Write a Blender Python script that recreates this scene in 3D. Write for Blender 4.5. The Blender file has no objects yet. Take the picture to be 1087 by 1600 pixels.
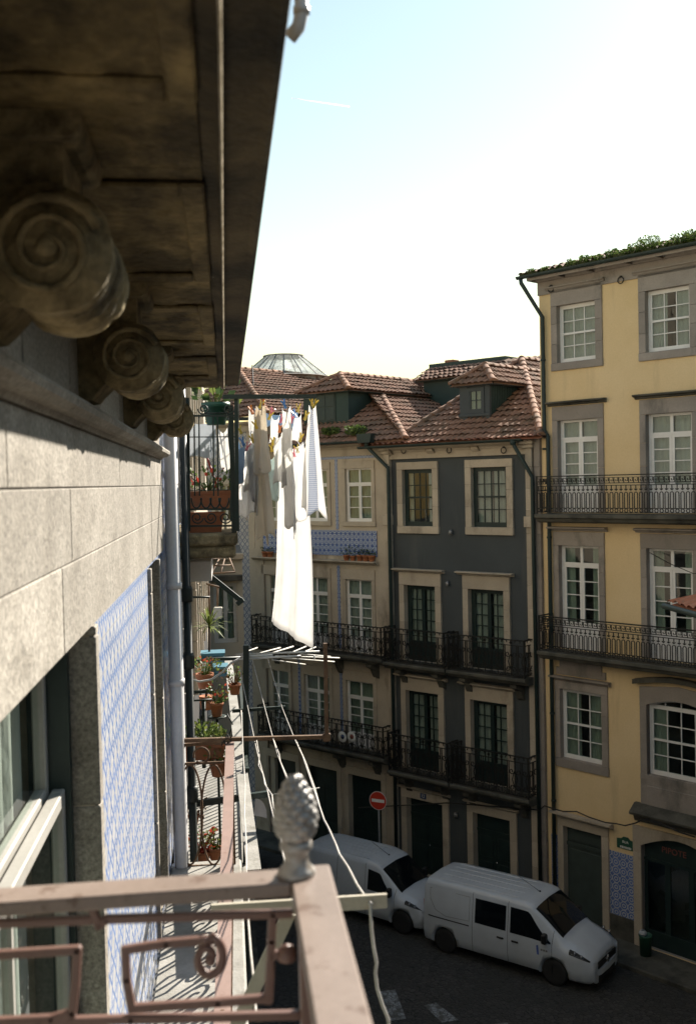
import bpy, math, random
from mathutils import Vector, Matrix
random.seed(7)
SC = bpy.context.scene
COL = SC.collection
R = math.radians
EYE = 13.2                      # camera height above the street, metres

# ------------------------------------------------------------------ camera
FPX, CX, CY = 1600.0, 543.5, 800.0      # focal length and centre in photo pixels
RX = Vector((0.9927, -0.0260, 0.1181)); RY = Vector((-0.1188, -0.0267, 0.9926)); RZ = Vector((-0.0227, -0.9993, -0.0296))
_c0 = Vector((RX[0], RY[0], RZ[0])); _c1 = Vector((RX[1], RY[1], RZ[1])); _c2 = Vector((RX[2], RY[2], RZ[2]))
_c2.normalize(); _c0 = (_c0 - _c2*_c0.dot(_c2)).normalized(); _c1 = _c2.cross(_c0)
cam_d = bpy.data.cameras.new('camera'); cam = bpy.data.objects.new('camera', cam_d); COL.objects.link(cam)
cam.matrix_world = Matrix(((_c0[0], -_c1[0], -_c2[0], 0), (_c0[1], -_c1[1], -_c2[1], 0), (_c0[2], -_c1[2], -_c2[2], EYE), (0, 0, 0, 1)))
cam_d.sensor_fit = 'VERTICAL'; cam_d.sensor_height = 36.0; cam_d.sensor_width = 24.46
cam_d.lens = 36.0; cam_d.clip_start = 0.05; cam_d.clip_end = 12000
cam_d.dof.use_dof = True; cam_d.dof.focus_distance = 12.0; cam_d.dof.aperture_fstop = 4.6
SC.camera = cam

# ------------------------------------------------------------------ light
SUN_AZ, SUN_EL = 40.0, 32.0             # degrees to the right of +Y, above the horizon
w = bpy.data.worlds.new('World'); SC.world = w; w.use_nodes = True
nt = w.node_tree
sky = nt.nodes.new('ShaderNodeTexSky'); sky.sky_type = 'NISHITA'; sky.sun_disc = False
sky.sun_elevation = R(SUN_EL); sky.sun_rotation = R(SUN_AZ); sky.air_density = 2.0; sky.dust_density = 0.3; sky.ozone_density = 1.0
bg = nt.nodes['Background']; bg.inputs['Strength'].default_value = 0.047
nt.links.new(sky.outputs[0], bg.inputs['Color'])
sd = Vector((math.sin(R(SUN_AZ))*math.cos(R(SUN_EL)), math.cos(R(SUN_AZ))*math.cos(R(SUN_EL)), math.sin(R(SUN_EL))))
sun_d = bpy.data.lights.new('sun', 'SUN'); sun_d.energy = 3.9; sun_d.angle = R(0.53); sun_d.color = (1.0, 0.925, 0.82)
sun = bpy.data.objects.new('sun', sun_d); COL.objects.link(sun); sun.rotation_euler = sd.to_track_quat('Z', 'Y').to_euler()
sun.location = (0, 0, 60)
SC.view_settings.view_transform = 'Standard'; SC.view_settings.look = 'None'
SC.view_settings.exposure = 1.75; SC.view_settings.gamma = 1.0; SC.view_settings.use_curve_mapping = False
SC.render.engine = 'CYCLES'
SC.cycles.max_bounces = 7; SC.cycles.diffuse_bounces = 4; SC.cycles.glossy_bounces = 3
SC.cycles.transmission_bounces = 4; SC.cycles.transparent_max_bounces = 12
SC.cycles.use_denoising = True; SC.cycles.caustics_reflective = False; SC.cycles.caustics_refractive = False

# ------------------------------------------------------------------ measuring: lines of sight of the photograph
def sight(px, py):
    return _c0*((px-CX)) + _c1*((py-CY)) + _c2*FPX
O = Vector((0, 0, EYE))
def W(px, py, Y):
    """point at world depth Y that the photo shows at px, py"""
    r = sight(px, py); return O + r*(Y/r.y)
def G(px, py, z=0.0):
    r = sight(px, py); return O + r*((z-EYE)/r.z)
class Frame:
    """a facade: x runs to the right along it, y into the building, z up"""
    def __init__(s, o, u):
        s.o = Vector((o[0], o[1], 0)); s.u = Vector((u[0], u[1], 0)).normalized(); s.b = Vector((-s.u.y, s.u.x, 0))
        s.rz = math.atan2(s.u.y, s.u.x)
    def loc(s, P):
        d = P - s.o; return Vector((d.dot(s.u), d.dot(s.b), P.z))
    def px(s, px, py, y=0.0):
        r = sight(px, py); t = ((s.o - O).dot(s.b) + y)/r.dot(s.b); q = s.loc(O + r*t); return q.x, q.z
    def pl(s, px, py, n, p0):
        r = sight(px, py); rl = Vector((r.dot(s.u), r.dot(s.b), r.z)); c = s.loc(O); n = Vector(n); p0 = Vector(p0)
        return c + rl*((n.dot(p0)-n.dot(c))/n.dot(rl))
    def world(s, x, y, z):
        return s.o + s.u*x + s.b*y + Vector((0, 0, z))

# ------------------------------------------------------------------ mesh builder
class MB:
    def __init__(s): s.v = []; s.f = []; s.sm = []; s.mi = []; s.cur = 0; s.smooth = False
    def add(s, vs, fs, smooth=None):
        n = len(s.v); s.v.extend([tuple(a) for a in vs]); sm = s.smooth if smooth is None else smooth
        for f in fs:
            s.f.append(tuple(n+i for i in f)); s.sm.append(sm); s.mi.append(s.cur)
        return s
    def box(s, x0, x1, y0, y1, z0, z1):
        if x0 > x1: x0, x1 = x1, x0
        if y0 > y1: y0, y1 = y1, y0
        if z0 > z1: z0, z1 = z1, z0
        v = [(x0,y0,z0),(x1,y0,z0),(x1,y1,z0),(x0,y1,z0),(x0,y0,z1),(x1,y0,z1),(x1,y1,z1),(x0,y1,z1)]
        return s.add(v, [(0,3,2,1),(4,5,6,7),(0,1,5,4),(1,2,6,5),(2,3,7,6),(3,0,4,7)], False)
    def bbox(s, x0, x1, y0, y1, z0, z1, b=0.01):
        """box with chamfered edges"""
        b = min(b, abs(x1-x0)*.4, abs(y1-y0)*.4, abs(z1-z0)*.4)
        X = (min(x0,x1), max(x0,x1)); Y = (min(y0,y1), max(y0,y1)); Z = (min(z0,z1), max(z0,z1))
        v = []; idx = {}
        for i in (0,1):
            for j in (0,1):
                for k in (0,1):
                    si, sj, sk = (1,-1)[i], (1,-1)[j], (1,-1)[k]
                    idx[(i,j,k,0)] = len(v); v.append((X[i], Y[j]+sj*b, Z[k]+sk*b))
                    idx[(i,j,k,1)] = len(v); v.append((X[i]+si*b, Y[j], Z[k]+sk*b))
                    idx[(i,j,k,2)] = len(v); v.append((X[i]+si*b, Y[j]+sj*b, Z[k]))
        f = []
        for i in (0,1): f.append([idx[(i,j,k,0)] for j,k in ((0,0),(1,0),(1,1),(0,1))][::(1 if i else -1)])
        for j in (0,1): f.append([idx[(i,j,k,1)] for i,k in ((0,0),(0,1),(1,1),(1,0))][::(1 if j else -1)])
        for k in (0,1): f.append([idx[(i,j,k,2)] for i,j in ((0,0),(1,0),(1,1),(0,1))][::(1 if k else -1)])
        for j in (0,1):
            for k in (0,1): f.append([idx[(0,j,k,1)], idx[(1,j,k,1)], idx[(1,j,k,2)], idx[(0,j,k,2)]])
        for i in (0,1):
            for k in (0,1): f.append([idx[(i,0,k,0)], idx[(i,1,k,0)], idx[(i,1,k,2)], idx[(i,0,k,2)]])
        for i in (0,1):
            for j in (0,1): f.append([idx[(i,j,0,0)], idx[(i,j,1,0)], idx[(i,j,1,1)], idx[(i,j,0,1)]])
        for i in (0,1):
            for j in (0,1):
                for k in (0,1): f.append([idx[(i,j,k,0)], idx[(i,j,k,1)], idx[(i,j,k,2)]])
        return s.add(v, f, False)
    def bar(s, a, b, wd, ht, up=(0,0,1)):
        """square bar from a to b"""
        a = Vector(a); b = Vector(b); d = (b-a).normalized(); up = Vector(up)
        if abs(d.dot(up)) > .97: up = Vector((1,0,0))
        sd_ = d.cross(up).normalized()*wd/2; u = sd_.cross(d).normalized()*ht/2
        v = [a-sd_-u, a+sd_-u, a+sd_+u, a-sd_+u, b-sd_-u, b+sd_-u, b+sd_+u, b-sd_+u]
        return s.add(v, [(0,1,2,3),(7,6,5,4),(0,4,5,1),(1,5,6,2),(2,6,7,3),(3,7,4,0)], False)
    def tube(s, pts, r, n=6, closed=False, caps=True, smooth=True):
        pts = [Vector(p) for p in pts]; m = len(pts); rr = r if isinstance(r, (list, tuple)) else [r]*m
        prev = None; v = []
        for i, p in enumerate(pts):
            if closed: d = pts[(i+1) % m] - pts[i-1]
            else: d = pts[min(i+1, m-1)] - pts[max(i-1, 0)]
            d = d.normalized() if d.length > 1e-9 else Vector((0,0,1))
            if prev is None:
                h = Vector((0,0,1)) if abs(d.z) < .9 else Vector((1,0,0)); a = d.cross(h).normalized()
            else:
                a = prev - d*prev.dot(d); a = a.normalized() if a.length > 1e-6 else d.orthogonal().normalized()
            prev = a; b = d.cross(a)
            for k in range(n):
                t = 2*math.pi*(k+.5)/n; v.append(p + (a*math.cos(t)+b*math.sin(t))*rr[i])
        f = []
        for i in range(m if closed else m-1):
            j = (i+1) % m
            for k in range(n): f.append((i*n+k, i*n+(k+1)%n, j*n+(k+1)%n, j*n+k))
        if caps and not closed: f.append(tuple(range(n))[::-1]); f.append(tuple((m-1)*n+k for k in range(n)))
        return s.add(v, f, smooth and n > 4)
    def lathe(s, prof, c=(0,0,0), n=20, axis='z', smooth=True):
        v = []; f = []; m = len(prof)
        for r, z in prof:
            for k in range(n):
                t = 2*math.pi*k/n; a, b = r*math.cos(t), r*math.sin(t)
                q = (a, b, z) if axis == 'z' else ((z, a, b) if axis == 'x' else (b, z, a))
                v.append((c[0]+q[0], c[1]+q[1], c[2]+q[2]))
        for i in range(m-1):
            for k in range(n): f.append((i*n+k, i*n+(k+1)%n, (i+1)*n+(k+1)%n, (i+1)*n+k))
        f.append(tuple(range(n))[::-1]); f.append(tuple((m-1)*n+k for k in range(n)))
        return s.add(v, f, smooth)
    def prism(s, poly, axis, a0, a1, smooth=False):
        """polygon (2-D) extruded: axis x: poly is (y,z); y: (x,z); z: (x,y)"""
        def P(p, a): return (a, p[0], p[1]) if axis == 'x' else ((p[0], a, p[1]) if axis == 'y' else (p[0], p[1], a))
        n = len(poly); v = [P(p, a0) for p in poly] + [P(p, a1) for p in poly]
        s.add(v, [(i, (i+1) % n, n+(i+1) % n, n+i) for i in range(n)], smooth)
        return s.add(v, [tuple(range(n))[::-1], tuple(range(n, 2*n))], False)
    def grid(s, fn, nu, nv, smooth=True):
        v = [fn(i/nu, j/nv) for j in range(nv+1) for i in range(nu+1)]
        return s.add(v, [(j*(nu+1)+i, j*(nu+1)+i+1, (j+1)*(nu+1)+i+1, (j+1)*(nu+1)+i) for j in range(nv) for i in range(nu)], smooth)
    def mesh(s, name, mats):
        me = bpy.data.meshes.new(name); me.from_pydata(s.v, [], s.f)
        me.polygons.foreach_set('use_smooth', s.sm)
        if not isinstance(mats, (list, tuple)): mats = [mats]
        for m in mats: me.materials.append(m)
        if len(mats) > 1: me.polygons.foreach_set('material_index', s.mi)
        me.update(); return me
    def build(s, name, mats, parent=None, fix=False):
        me = s.mesh(name, mats)
        if fix:
            import bmesh
            b = bmesh.new(); b.from_mesh(me); bmesh.ops.recalc_face_normals(b, faces=b.faces); b.to_mesh(me); b.free()
        o = bpy.data.objects.new(name, me); COL.objects.link(o)
        if parent is not None: o.parent = parent
        return o

def tag(o, label=None, cat=None, group=None, kind=None):
    if label: o['label'] = label
    if cat: o['category'] = cat
    if group: o['group'] = group
    if kind: o['kind'] = kind
    return o
def thing(name, label, cat, loc=(0,0,0), rz=0.0, group=None):
    o = bpy.data.objects.new(name, None); o.empty_display_size = .2; COL.objects.link(o)
    o.location = loc; o.rotation_euler = (0, 0, rz); return tag(o, label, cat, group)
def place(name, me, parent, loc=(0,0,0), rot=(0,0,0), scale=None):
    o = bpy.data.objects.new(name, me); COL.objects.link(o); o.parent = parent; o.location = loc; o.rotation_euler = rot
    if scale: o.scale = scale
    return o
_cache = {}
def cached(key, fn):
    if key not in _cache: _cache[key] = fn()
    return _cache[key]

# ------------------------------------------------------------------ materials
class NG:
    def __init__(s, name):
        s.m = bpy.data.materials.new(name); s.m.use_nodes = True; s.t = s.m.node_tree
        s.b = s.t.nodes['Principled BSDF']; s.out = s.t.nodes['Material Output']
    def n(s, typ, **kw):
        q = s.t.nodes.new(typ)
        for k, v in kw.items(): setattr(q, k, v)
        return q
    def lk(s, a, b): s.t.links.new(a, b)
    def pos(s): return s.n('ShaderNodeNewGeometry').outputs['Position']
    def obj(s): return s.n('ShaderNodeTexCoord').outputs['Object']
    def noise(s, vec, scale, detail=4, rough=.55, stretch=None):
        q = s.n('ShaderNodeTexNoise'); q.inputs['Scale'].default_value = scale; q.inputs['Detail'].default_value = detail; q.inputs['Roughness'].default_value = rough
        if stretch:
            mp = s.n('ShaderNodeMapping'); mp.inputs['Scale'].default_value = stretch; s.lk(vec, mp.inputs[0]); vec = mp.outputs[0]
        s.lk(vec, q.inputs['Vector']); return q.outputs['Fac']
    def ramp(s, fac, stops):
        q = s.n('ShaderNodeValToRGB'); e = q.color_ramp.elements
        while len(e) < len(stops): e.new(.5)
        for el, (p, c) in zip(e, stops): el.position = p; el.color = (*c, 1) if len(c) == 3 else c
        s.lk(fac, q.inputs[0]); return q.outputs[0]
    def val(s, fac, lo, hi, a=0., b=1.):
        q = s.n('ShaderNodeMapRange'); q.inputs[1].default_value = lo; q.inputs[2].default_value = hi; q.inputs[3].default_value = a; q.inputs[4].default_value = b
        s.lk(fac, q.inputs[0]); return q.outputs[0]
    def math(s, op, a, b=None, c=None):
        q = s.n('ShaderNodeMath', operation=op)
        for i, x in enumerate((a, b, c)):
            if x is None: continue
            if isinstance(x, (int, float)): q.inputs[i].default_value = x
            else: s.lk(x, q.inputs[i])
        return q.outputs[0]
    def mix(s, fac, a, b, blend='MIX'):
        q = s.n('ShaderNodeMix', data_type='RGBA', blend_type=blend)
        for i, x in ((0, fac), (6, a), (7, b)):
            if isinstance(x, (int, float)): q.inputs[i].default_value = x
            elif isinstance(x, (tuple, list)): q.inputs[i].default_value = (*x, 1)
            else: s.lk(x, q.inputs[i])
        return q.outputs[2]
    def bump(s, h, strength, dist=.02):
        q = s.n('ShaderNodeBump'); q.inputs['Strength'].default_value = strength; q.inputs['Distance'].default_value = dist
        s.lk(h, q.inputs['Height']); s.lk(q.outputs[0], s.b.inputs['Normal'])
    def col(s, c):
        if isinstance(c, (tuple, list)): s.b.inputs['Base Color'].default_value = (*c, 1)
        else: s.lk(c, s.b.inputs['Base Color'])
    def set(s, rough=.7, metal=0, spec=None):
        s.b.inputs['Roughness'].default_value = rough; s.b.inputs['Metallic'].default_value = metal
        if spec is not None: s.b.inputs['Specular IOR Level'].default_value = spec
        return s.m
def mul(c, k): return tuple(x*k for x in c)
def worn(name, c, c2=None, scale=3., rough=.75, bump=.25, bscale=40., bdist=.01, dirt=None, dscale=1.2, dlo=.5, dhi=.7, stretch=None, metal=0, speck=0, spec=.3, vary=0):
    """a base colour that varies, with grain, fine relief and stains"""
    g = NG(name); p = g.pos(); c2 = c2 or mul(c, .72)
    k = g.mix(g.val(g.noise(p, scale, 5), .35, .68), c, c2)
    if dirt: k = g.mix(g.val(g.noise(p, dscale, 6, .65, stretch), dlo, dhi), k, dirt)
    oi = g.n('ShaderNodeObjectInfo'); k = g.mix(g.math('MULTIPLY', oi.outputs['Random'], vary), k, mul(c2, .62)) if vary else k
    fine = g.noise(p, bscale, 3, .6)
    k = g.mix(1.0, k, g.mix(g.val(fine, .25, .75), (1-.75*speck-.1,)*3, (1+.75*speck+.1,)*3), 'MULTIPLY') if speck else g.mix(g.val(fine, .3, .7, 0, .22), k, mul(c2, .6))
    g.col(k)
    if bump: g.bump(fine, bump, bdist)
    return g.set(rough, metal, spec)
def plain(name, c, rough=.5, metal=0, spec=.5):
    g = NG(name); p = g.pos(); g.col(g.mix(g.val(g.noise(p, 9, 4), .35, .7), c, mul(c, .82))); return g.set(rough, metal, spec)

M = {}
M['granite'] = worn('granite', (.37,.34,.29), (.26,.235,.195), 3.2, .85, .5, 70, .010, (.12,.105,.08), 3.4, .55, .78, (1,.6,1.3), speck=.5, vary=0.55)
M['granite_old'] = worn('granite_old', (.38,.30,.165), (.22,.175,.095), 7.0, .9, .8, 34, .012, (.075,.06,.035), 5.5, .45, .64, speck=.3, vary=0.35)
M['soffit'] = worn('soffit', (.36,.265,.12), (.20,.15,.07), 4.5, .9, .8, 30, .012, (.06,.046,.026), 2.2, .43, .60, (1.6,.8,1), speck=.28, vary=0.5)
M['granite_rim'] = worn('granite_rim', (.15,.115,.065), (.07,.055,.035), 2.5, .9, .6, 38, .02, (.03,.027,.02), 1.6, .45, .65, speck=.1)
M['lime'] = worn('lime', (.62,.55,.42), (.3,.25,.17), 14, .9, .4, 60)
M['stone'] = worn('stone', (.50,.43,.335), (.42,.36,.28), 1.6, .85, .3, 40, .01, (.17,.145,.11), .9, .56, .74, (1,1,.5), speck=.05, vary=0.45)
M['stone_grey'] = worn('stone_grey', (.34,.30,.26), (.27,.24,.21), 1.6, .85, .3, 40, .01, (.10,.095,.085), .9, .56, .74, (1,1,.5), speck=.05, vary=0.45)
M['stone_dark'] = worn('stone_dark', (.11,.105,.085), (.06,.058,.048), 2.0, .9, .3, 40, .01, (.03,.03,.026), 1.2, .5, .7, speck=.05)  # darkest of the stones, mottled and stained by noise
M['plaster_y'] = worn('plaster_y', (.74,.57,.33), (.68,.51,.275), .8, .9, .12, 30, .006, (.50,.38,.22), 1.1, .60, .86, (1.6,1.6,.22))
M['plaster_slate'] = worn('plaster_slate', (.068,.078,.082), (.056,.064,.068), .8, .9, .15, 30, .006, (.10,.105,.10), 1.1, .54, .78, (1.6,1.6,.22))
M['plaster_cream'] = worn('plaster_cream', (.52,.46,.36), (.45,.39,.30), .8, .9, .2, 30, .008, (.28,.24,.18), .8, .58, .78, (1,1,.35))
M['plaster_white'] = worn('plaster_white', (.80,.78,.73), (.74,.72,.67), 1.2, .9, .15, 30, .006)
M['low_bounce_dark'] = worn('low_bounce_dark', (.05,.048,.045), (.035,.034,.032), 1.2, .9, .2, 30)  # dark finish added on unseen lower walls to cut bounced sunlight
M['white'] = worn('white', (.78,.77,.74), (.70,.69,.66), 3, .45, .05, 60, .002)
M['white_old'] = worn('white_old', (.66,.64,.60), (.52,.50,.45), 3, .5, .1, 60, .003)
M['green_paint'] = worn('green_paint', (.020,.036,.034), (.014,.026,.025), 3, .45, .1, 60, .003)
M['shutter'] = worn('shutter', (.055,.075,.068), (.045,.06,.055), 3, .6, .1, 60, .003)
M['cladding'] = worn('cladding', (.035,.062,.055), (.028,.05,.046), 2, .55, .1, 40, .004)
M['dorm_wood'] = worn('dorm_wood', (.060,.072,.078), (.05,.06,.066), 2, .6, .1, 40, .004)
M['iron'] = worn('iron', (.014,.015,.014), (.022,.020,.017), 6, .55, .2, 70, .004)
M['iron_green'] = worn('iron_green', (.016,.030,.024), (.03,.035,.026), 6, .5, .2, 70, .004)
M['rust'] = worn('rust', (.16,.095,.05), (.08,.042,.022), 12, .75, .4, 70, .006, (.22,.16,.10), 5, .55, .7)
M['gutter'] = worn('gutter', (.03,.048,.044), (.022,.035,.033), 2, .5, .1, 30, .004)
M['rail_paint'] = worn('rail_paint', (.27,.21,.175), (.21,.16,.13), 7, .42, .12, 90, .003, (.15,.10,.075), 22, .56, .62, spec=.35)
M['rail_brown'] = worn('rail_brown', (.20,.115,.09), (.15,.08,.062), 7, .42, .12, 90, .003, spec=.5)
M['rail_pink'] = worn('rail_pink', (.30,.205,.17), (.25,.17,.14), 7, .5, .12, 90, .003, (.18,.1,.07), 8, .62, .72)
M['silver'] = worn('silver', (.40,.385,.36), (.29,.275,.25), 22, .42, .4, 60, .006, (.14,.11,.08), 40, .57, .68, metal=.35)
M['pipe_white'] = worn('pipe_white', (.62,.61,.60), (.52,.51,.50), 2, .4, .05, 40, .003)
M['pipe_dark'] = worn('pipe_dark', (.018,.024,.02), (.03,.034,.028), 5, .5, .1, 40, .003)
M['coping'] = worn('coping', (.36,.345,.31), (.25,.24,.21), 6, .8, .4, 50, .01, (.2,.19,.16), 5, .58, .7)
M['beige_bar'] = worn('beige_bar', (.46,.42,.33), (.38,.34,.26), 6, .6, .2, 60, .004)
M['rod_white'] = worn('rod_white', (.68,.66,.60), (.5,.47,.4), 8, .5, .1, 60, .003)
M['rope'] = worn('rope', (.52,.49,.44), (.40,.37,.33), 30, .9, .4, 250, .002)
M['terracotta'] = worn('terracotta', (.42,.165,.075), (.33,.12,.055), 6, .85, .2, 60, .005, (.25,.14,.09), 5, .6, .75)
M['red_paint'] = worn('red_paint', (.35,.055,.03), (.25,.04,.025), 6, .5, .1, 60)
M['interior'] = plain('interior', (.10,.095,.085), .9); M['sash_paint'] = worn('sash_paint', (.40,.385,.35), (.34,.325,.29), 3, .5, .05, 60, .002)
M['asphalt'] = worn('asphalt', (.05,.05,.048), (.035,.035,.034), 1.5, .9, .2, 60)
M['black'] = plain('black', (.012,.012,.012), .5)
M['rubber'] = plain('rubber', (.018,.018,.018), .75)
M['soil'] = worn('soil', (.05,.03,.018), None, 20, .95, .5, 60)
M['blue_crate'] = worn('blue_crate', (.10,.24,.30), (.08,.19,.25), 4, .45, .05, 60)
M['street_green'] = worn('street_green', (.03,.10,.06), (.02,.07,.045), 3, .4, .05, 60)
M['sign_red'] = plain('sign_red', (.50,.035,.015), .45)
M['sign_white'] = plain('sign_white', (.75,.74,.70), .45)
M['sign_grey'] = plain('sign_grey', (.25,.25,.25), .5, .6)
M['letter'] = plain('letter', (.20,.06,.045), .6)
g_ = NG('van_paint'); g_.col(g_.mix(g_.val(g_.noise(g_.pos(), 1.2, 5), .4, .8), (.50,.54,.58), (.42,.45,.48))); M['van_paint'] = g_.set(.28, 0, .5)
M['lamp_clear'] = plain('lamp_clear', (.5,.52,.55), .12, .7, .6)
M['chrome'] = plain('chrome', (.55,.55,.55), .2, 1.0)
M['steel_rim'] = plain('steel_rim', (.30,.30,.31), .4, .5)
M['moss'] = worn('moss', (.035,.05,.014), (.06,.055,.02), 12, .95, .6, 60, .02)
M['plate_blue'] = plain('plate_blue', (.045,.075,.17), .25)
M['plate_red'] = plain('plate_red', (.32,.10,.08), .25)
g_ = NG('contrail'); t_ = g_.n('ShaderNodeBsdfTranslucent'); t_.inputs[0].default_value = (.95,.95,.95,1); g_.lk(t_.outputs[0], g_.out.inputs[0]); M['contrail'] = g_.m
M['drum'] = worn('drum', (.30,.28,.26), (.16,.11,.09), 2.2, .85, .3, 40, .01, (.10,.045,.035), 1.6, .50, .58)
M['emblem_blue'] = plain('emblem_blue', (.10,.16,.45), .4)

def leafmat(name, c, c2):
    g = NG(name); q = g.mix(g.noise(g.pos(), 14, 2), c, c2); g.col(q); g.set(.55, 0, .3)
    tr = g.n('ShaderNodeBsdfTranslucent'); g.lk(q, tr.inputs['Color'])
    mx = g.n('ShaderNodeMixShader'); mx.inputs[0].default_value = .35; g.lk(g.b.outputs[0], mx.inputs[1]); g.lk(tr.outputs[0], mx.inputs[2]); g.lk(mx.outputs[0], g.out.inputs[0]); return g.m
M['leaf'] = leafmat('leaf', (.085,.14,.03), (.14,.19,.05)); M['leaf_dark'] = leafmat('leaf_dark', (.025,.055,.018), (.05,.08,.025))
M['leaf_yellow'] = leafmat('leaf_yellow', (.20,.22,.05), (.12,.17,.04)); M['leaf_red'] = leafmat('leaf_red', (.22,.07,.03), (.10,.09,.03))
M['petal'] = leafmat('petal', (.40,.06,.035), (.32,.05,.03))
def cloth(name, c, tr=.45, stripes=None):
    g = NG(name); p = g.pos(); k = g.mix(g.val(g.noise(p, 6, 3), .4, .7), c, mul(c, .93))
    if stripes:
        sep = g.n('ShaderNodeSeparateXYZ'); g.lk(p, sep.inputs[0])
        k = g.mix(g.math('GREATER_THAN', g.math('FRACT', g.math('MULTIPLY', sep.outputs[2], 1/.018)), .5), k, stripes)
    g.col(k); g.set(.9, 0, .1); g.bump(g.math('ADD', g.math('MULTIPLY', g.noise(p, 9, 3, .6, (1, 1, .35)), 1.0), g.math('MULTIPLY', g.noise(p, 160, 2), .06)), .55, .03)
    t = g.n('ShaderNodeBsdfTranslucent'); g.lk(k, t.inputs['Color'])
    mx = g.n('ShaderNodeMixShader'); mx.inputs[0].default_value = tr; g.lk(g.b.outputs[0], mx.inputs[1]); g.lk(t.outputs[0], mx.inputs[2]); g.lk(mx.outputs[0], g.out.inputs[0]); return g.m
M['linen'] = cloth('linen', (.84,.83,.81), .68); M['cotton'] = cloth('cotton', (.80,.79,.765), .62); M['beige_cloth'] = cloth('beige_cloth', (.72,.665,.57), .58)
M['blue_cloth'] = cloth('blue_cloth', (.38,.50,.62), .4); M['mint_cloth'] = cloth('mint_cloth', (.62,.70,.68), .45); M['stripe_cloth'] = cloth('stripe_cloth', (.74,.76,.80), .5, (.50,.54,.62))
M['curtain'] = cloth('curtain', (.62,.61,.57), .25); M['curtain_dim'] = cloth('curtain_dim', (.42,.45,.38), .2); M['plastic_sheet'] = cloth('plastic_sheet', (.66,.68,.70), .5)
def glass(name, tint=(.8,.86,.84), rough=.015, wav=.02, refl=1.05):
    g = NG(name); g.t.nodes.remove(g.b)
    tr = g.n('ShaderNodeBsdfTransparent'); tr.inputs[0].default_value = (*tint, 1)
    gl = g.n('ShaderNodeBsdfGlossy'); gl.inputs['Roughness'].default_value = rough; gl.inputs['Color'].default_value = (.9,.93,.95,1)
    fr = g.n('ShaderNodeFresnel'); fr.inputs[0].default_value = 1.6
    bp = g.n('ShaderNodeBump'); bp.inputs['Strength'].default_value = wav; bp.inputs['Distance'].default_value = .05; g.lk(g.noise(g.pos(), 2.5, 1), bp.inputs['Height'])
    g.lk(bp.outputs[0], gl.inputs['Normal'])
    mx = g.n('ShaderNodeMixShader'); ge = g.n('ShaderNodeNewGeometry'); g.lk(g.math('MULTIPLY', g.math('MINIMUM', g.math('MULTIPLY', fr.outputs[0], refl), 1.0), g.math('SUBTRACT', 1.0, ge.outputs['Backfacing'])), mx.inputs[0]); g.lk(tr.outputs[0], mx.inputs[1]); g.lk(gl.outputs[0], mx.inputs[2]); g.lk(mx.outputs[0], g.out.inputs[0]); return g.m
M['glass'] = glass('glass'); M['glass_dark'] = glass('glass_dark', (.10,.11,.12), .03, .0); g_ = NG('glass_milk'); a_ = g_.n('ShaderNodeBsdfTransparent'); a_.inputs[0].default_value = (.90,.92,.92,1); b_ = g_.n('ShaderNodeBsdfTranslucent'); b_.inputs[0].default_value = (.85,.87,.87,1); c_ = g_.n('ShaderNodeMixShader'); g_.lk(g_.val(g_.noise(g_.pos(), 2, 4), .35, .7, .30, .65), c_.inputs[0]); g_.lk(a_.outputs[0], c_.inputs[1]); g_.lk(b_.outputs[0], c_.inputs[2]); g_.lk(c_.outputs[0], g_.out.inputs[0]); M['glass_milk'] = g_.m
M['glass_near'] = glass('glass_near', (.88,.92,.90), .02, .02, .55); M['glass_old'] = glass('glass_old', (.62,.66,.62), .1, .05)

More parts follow.
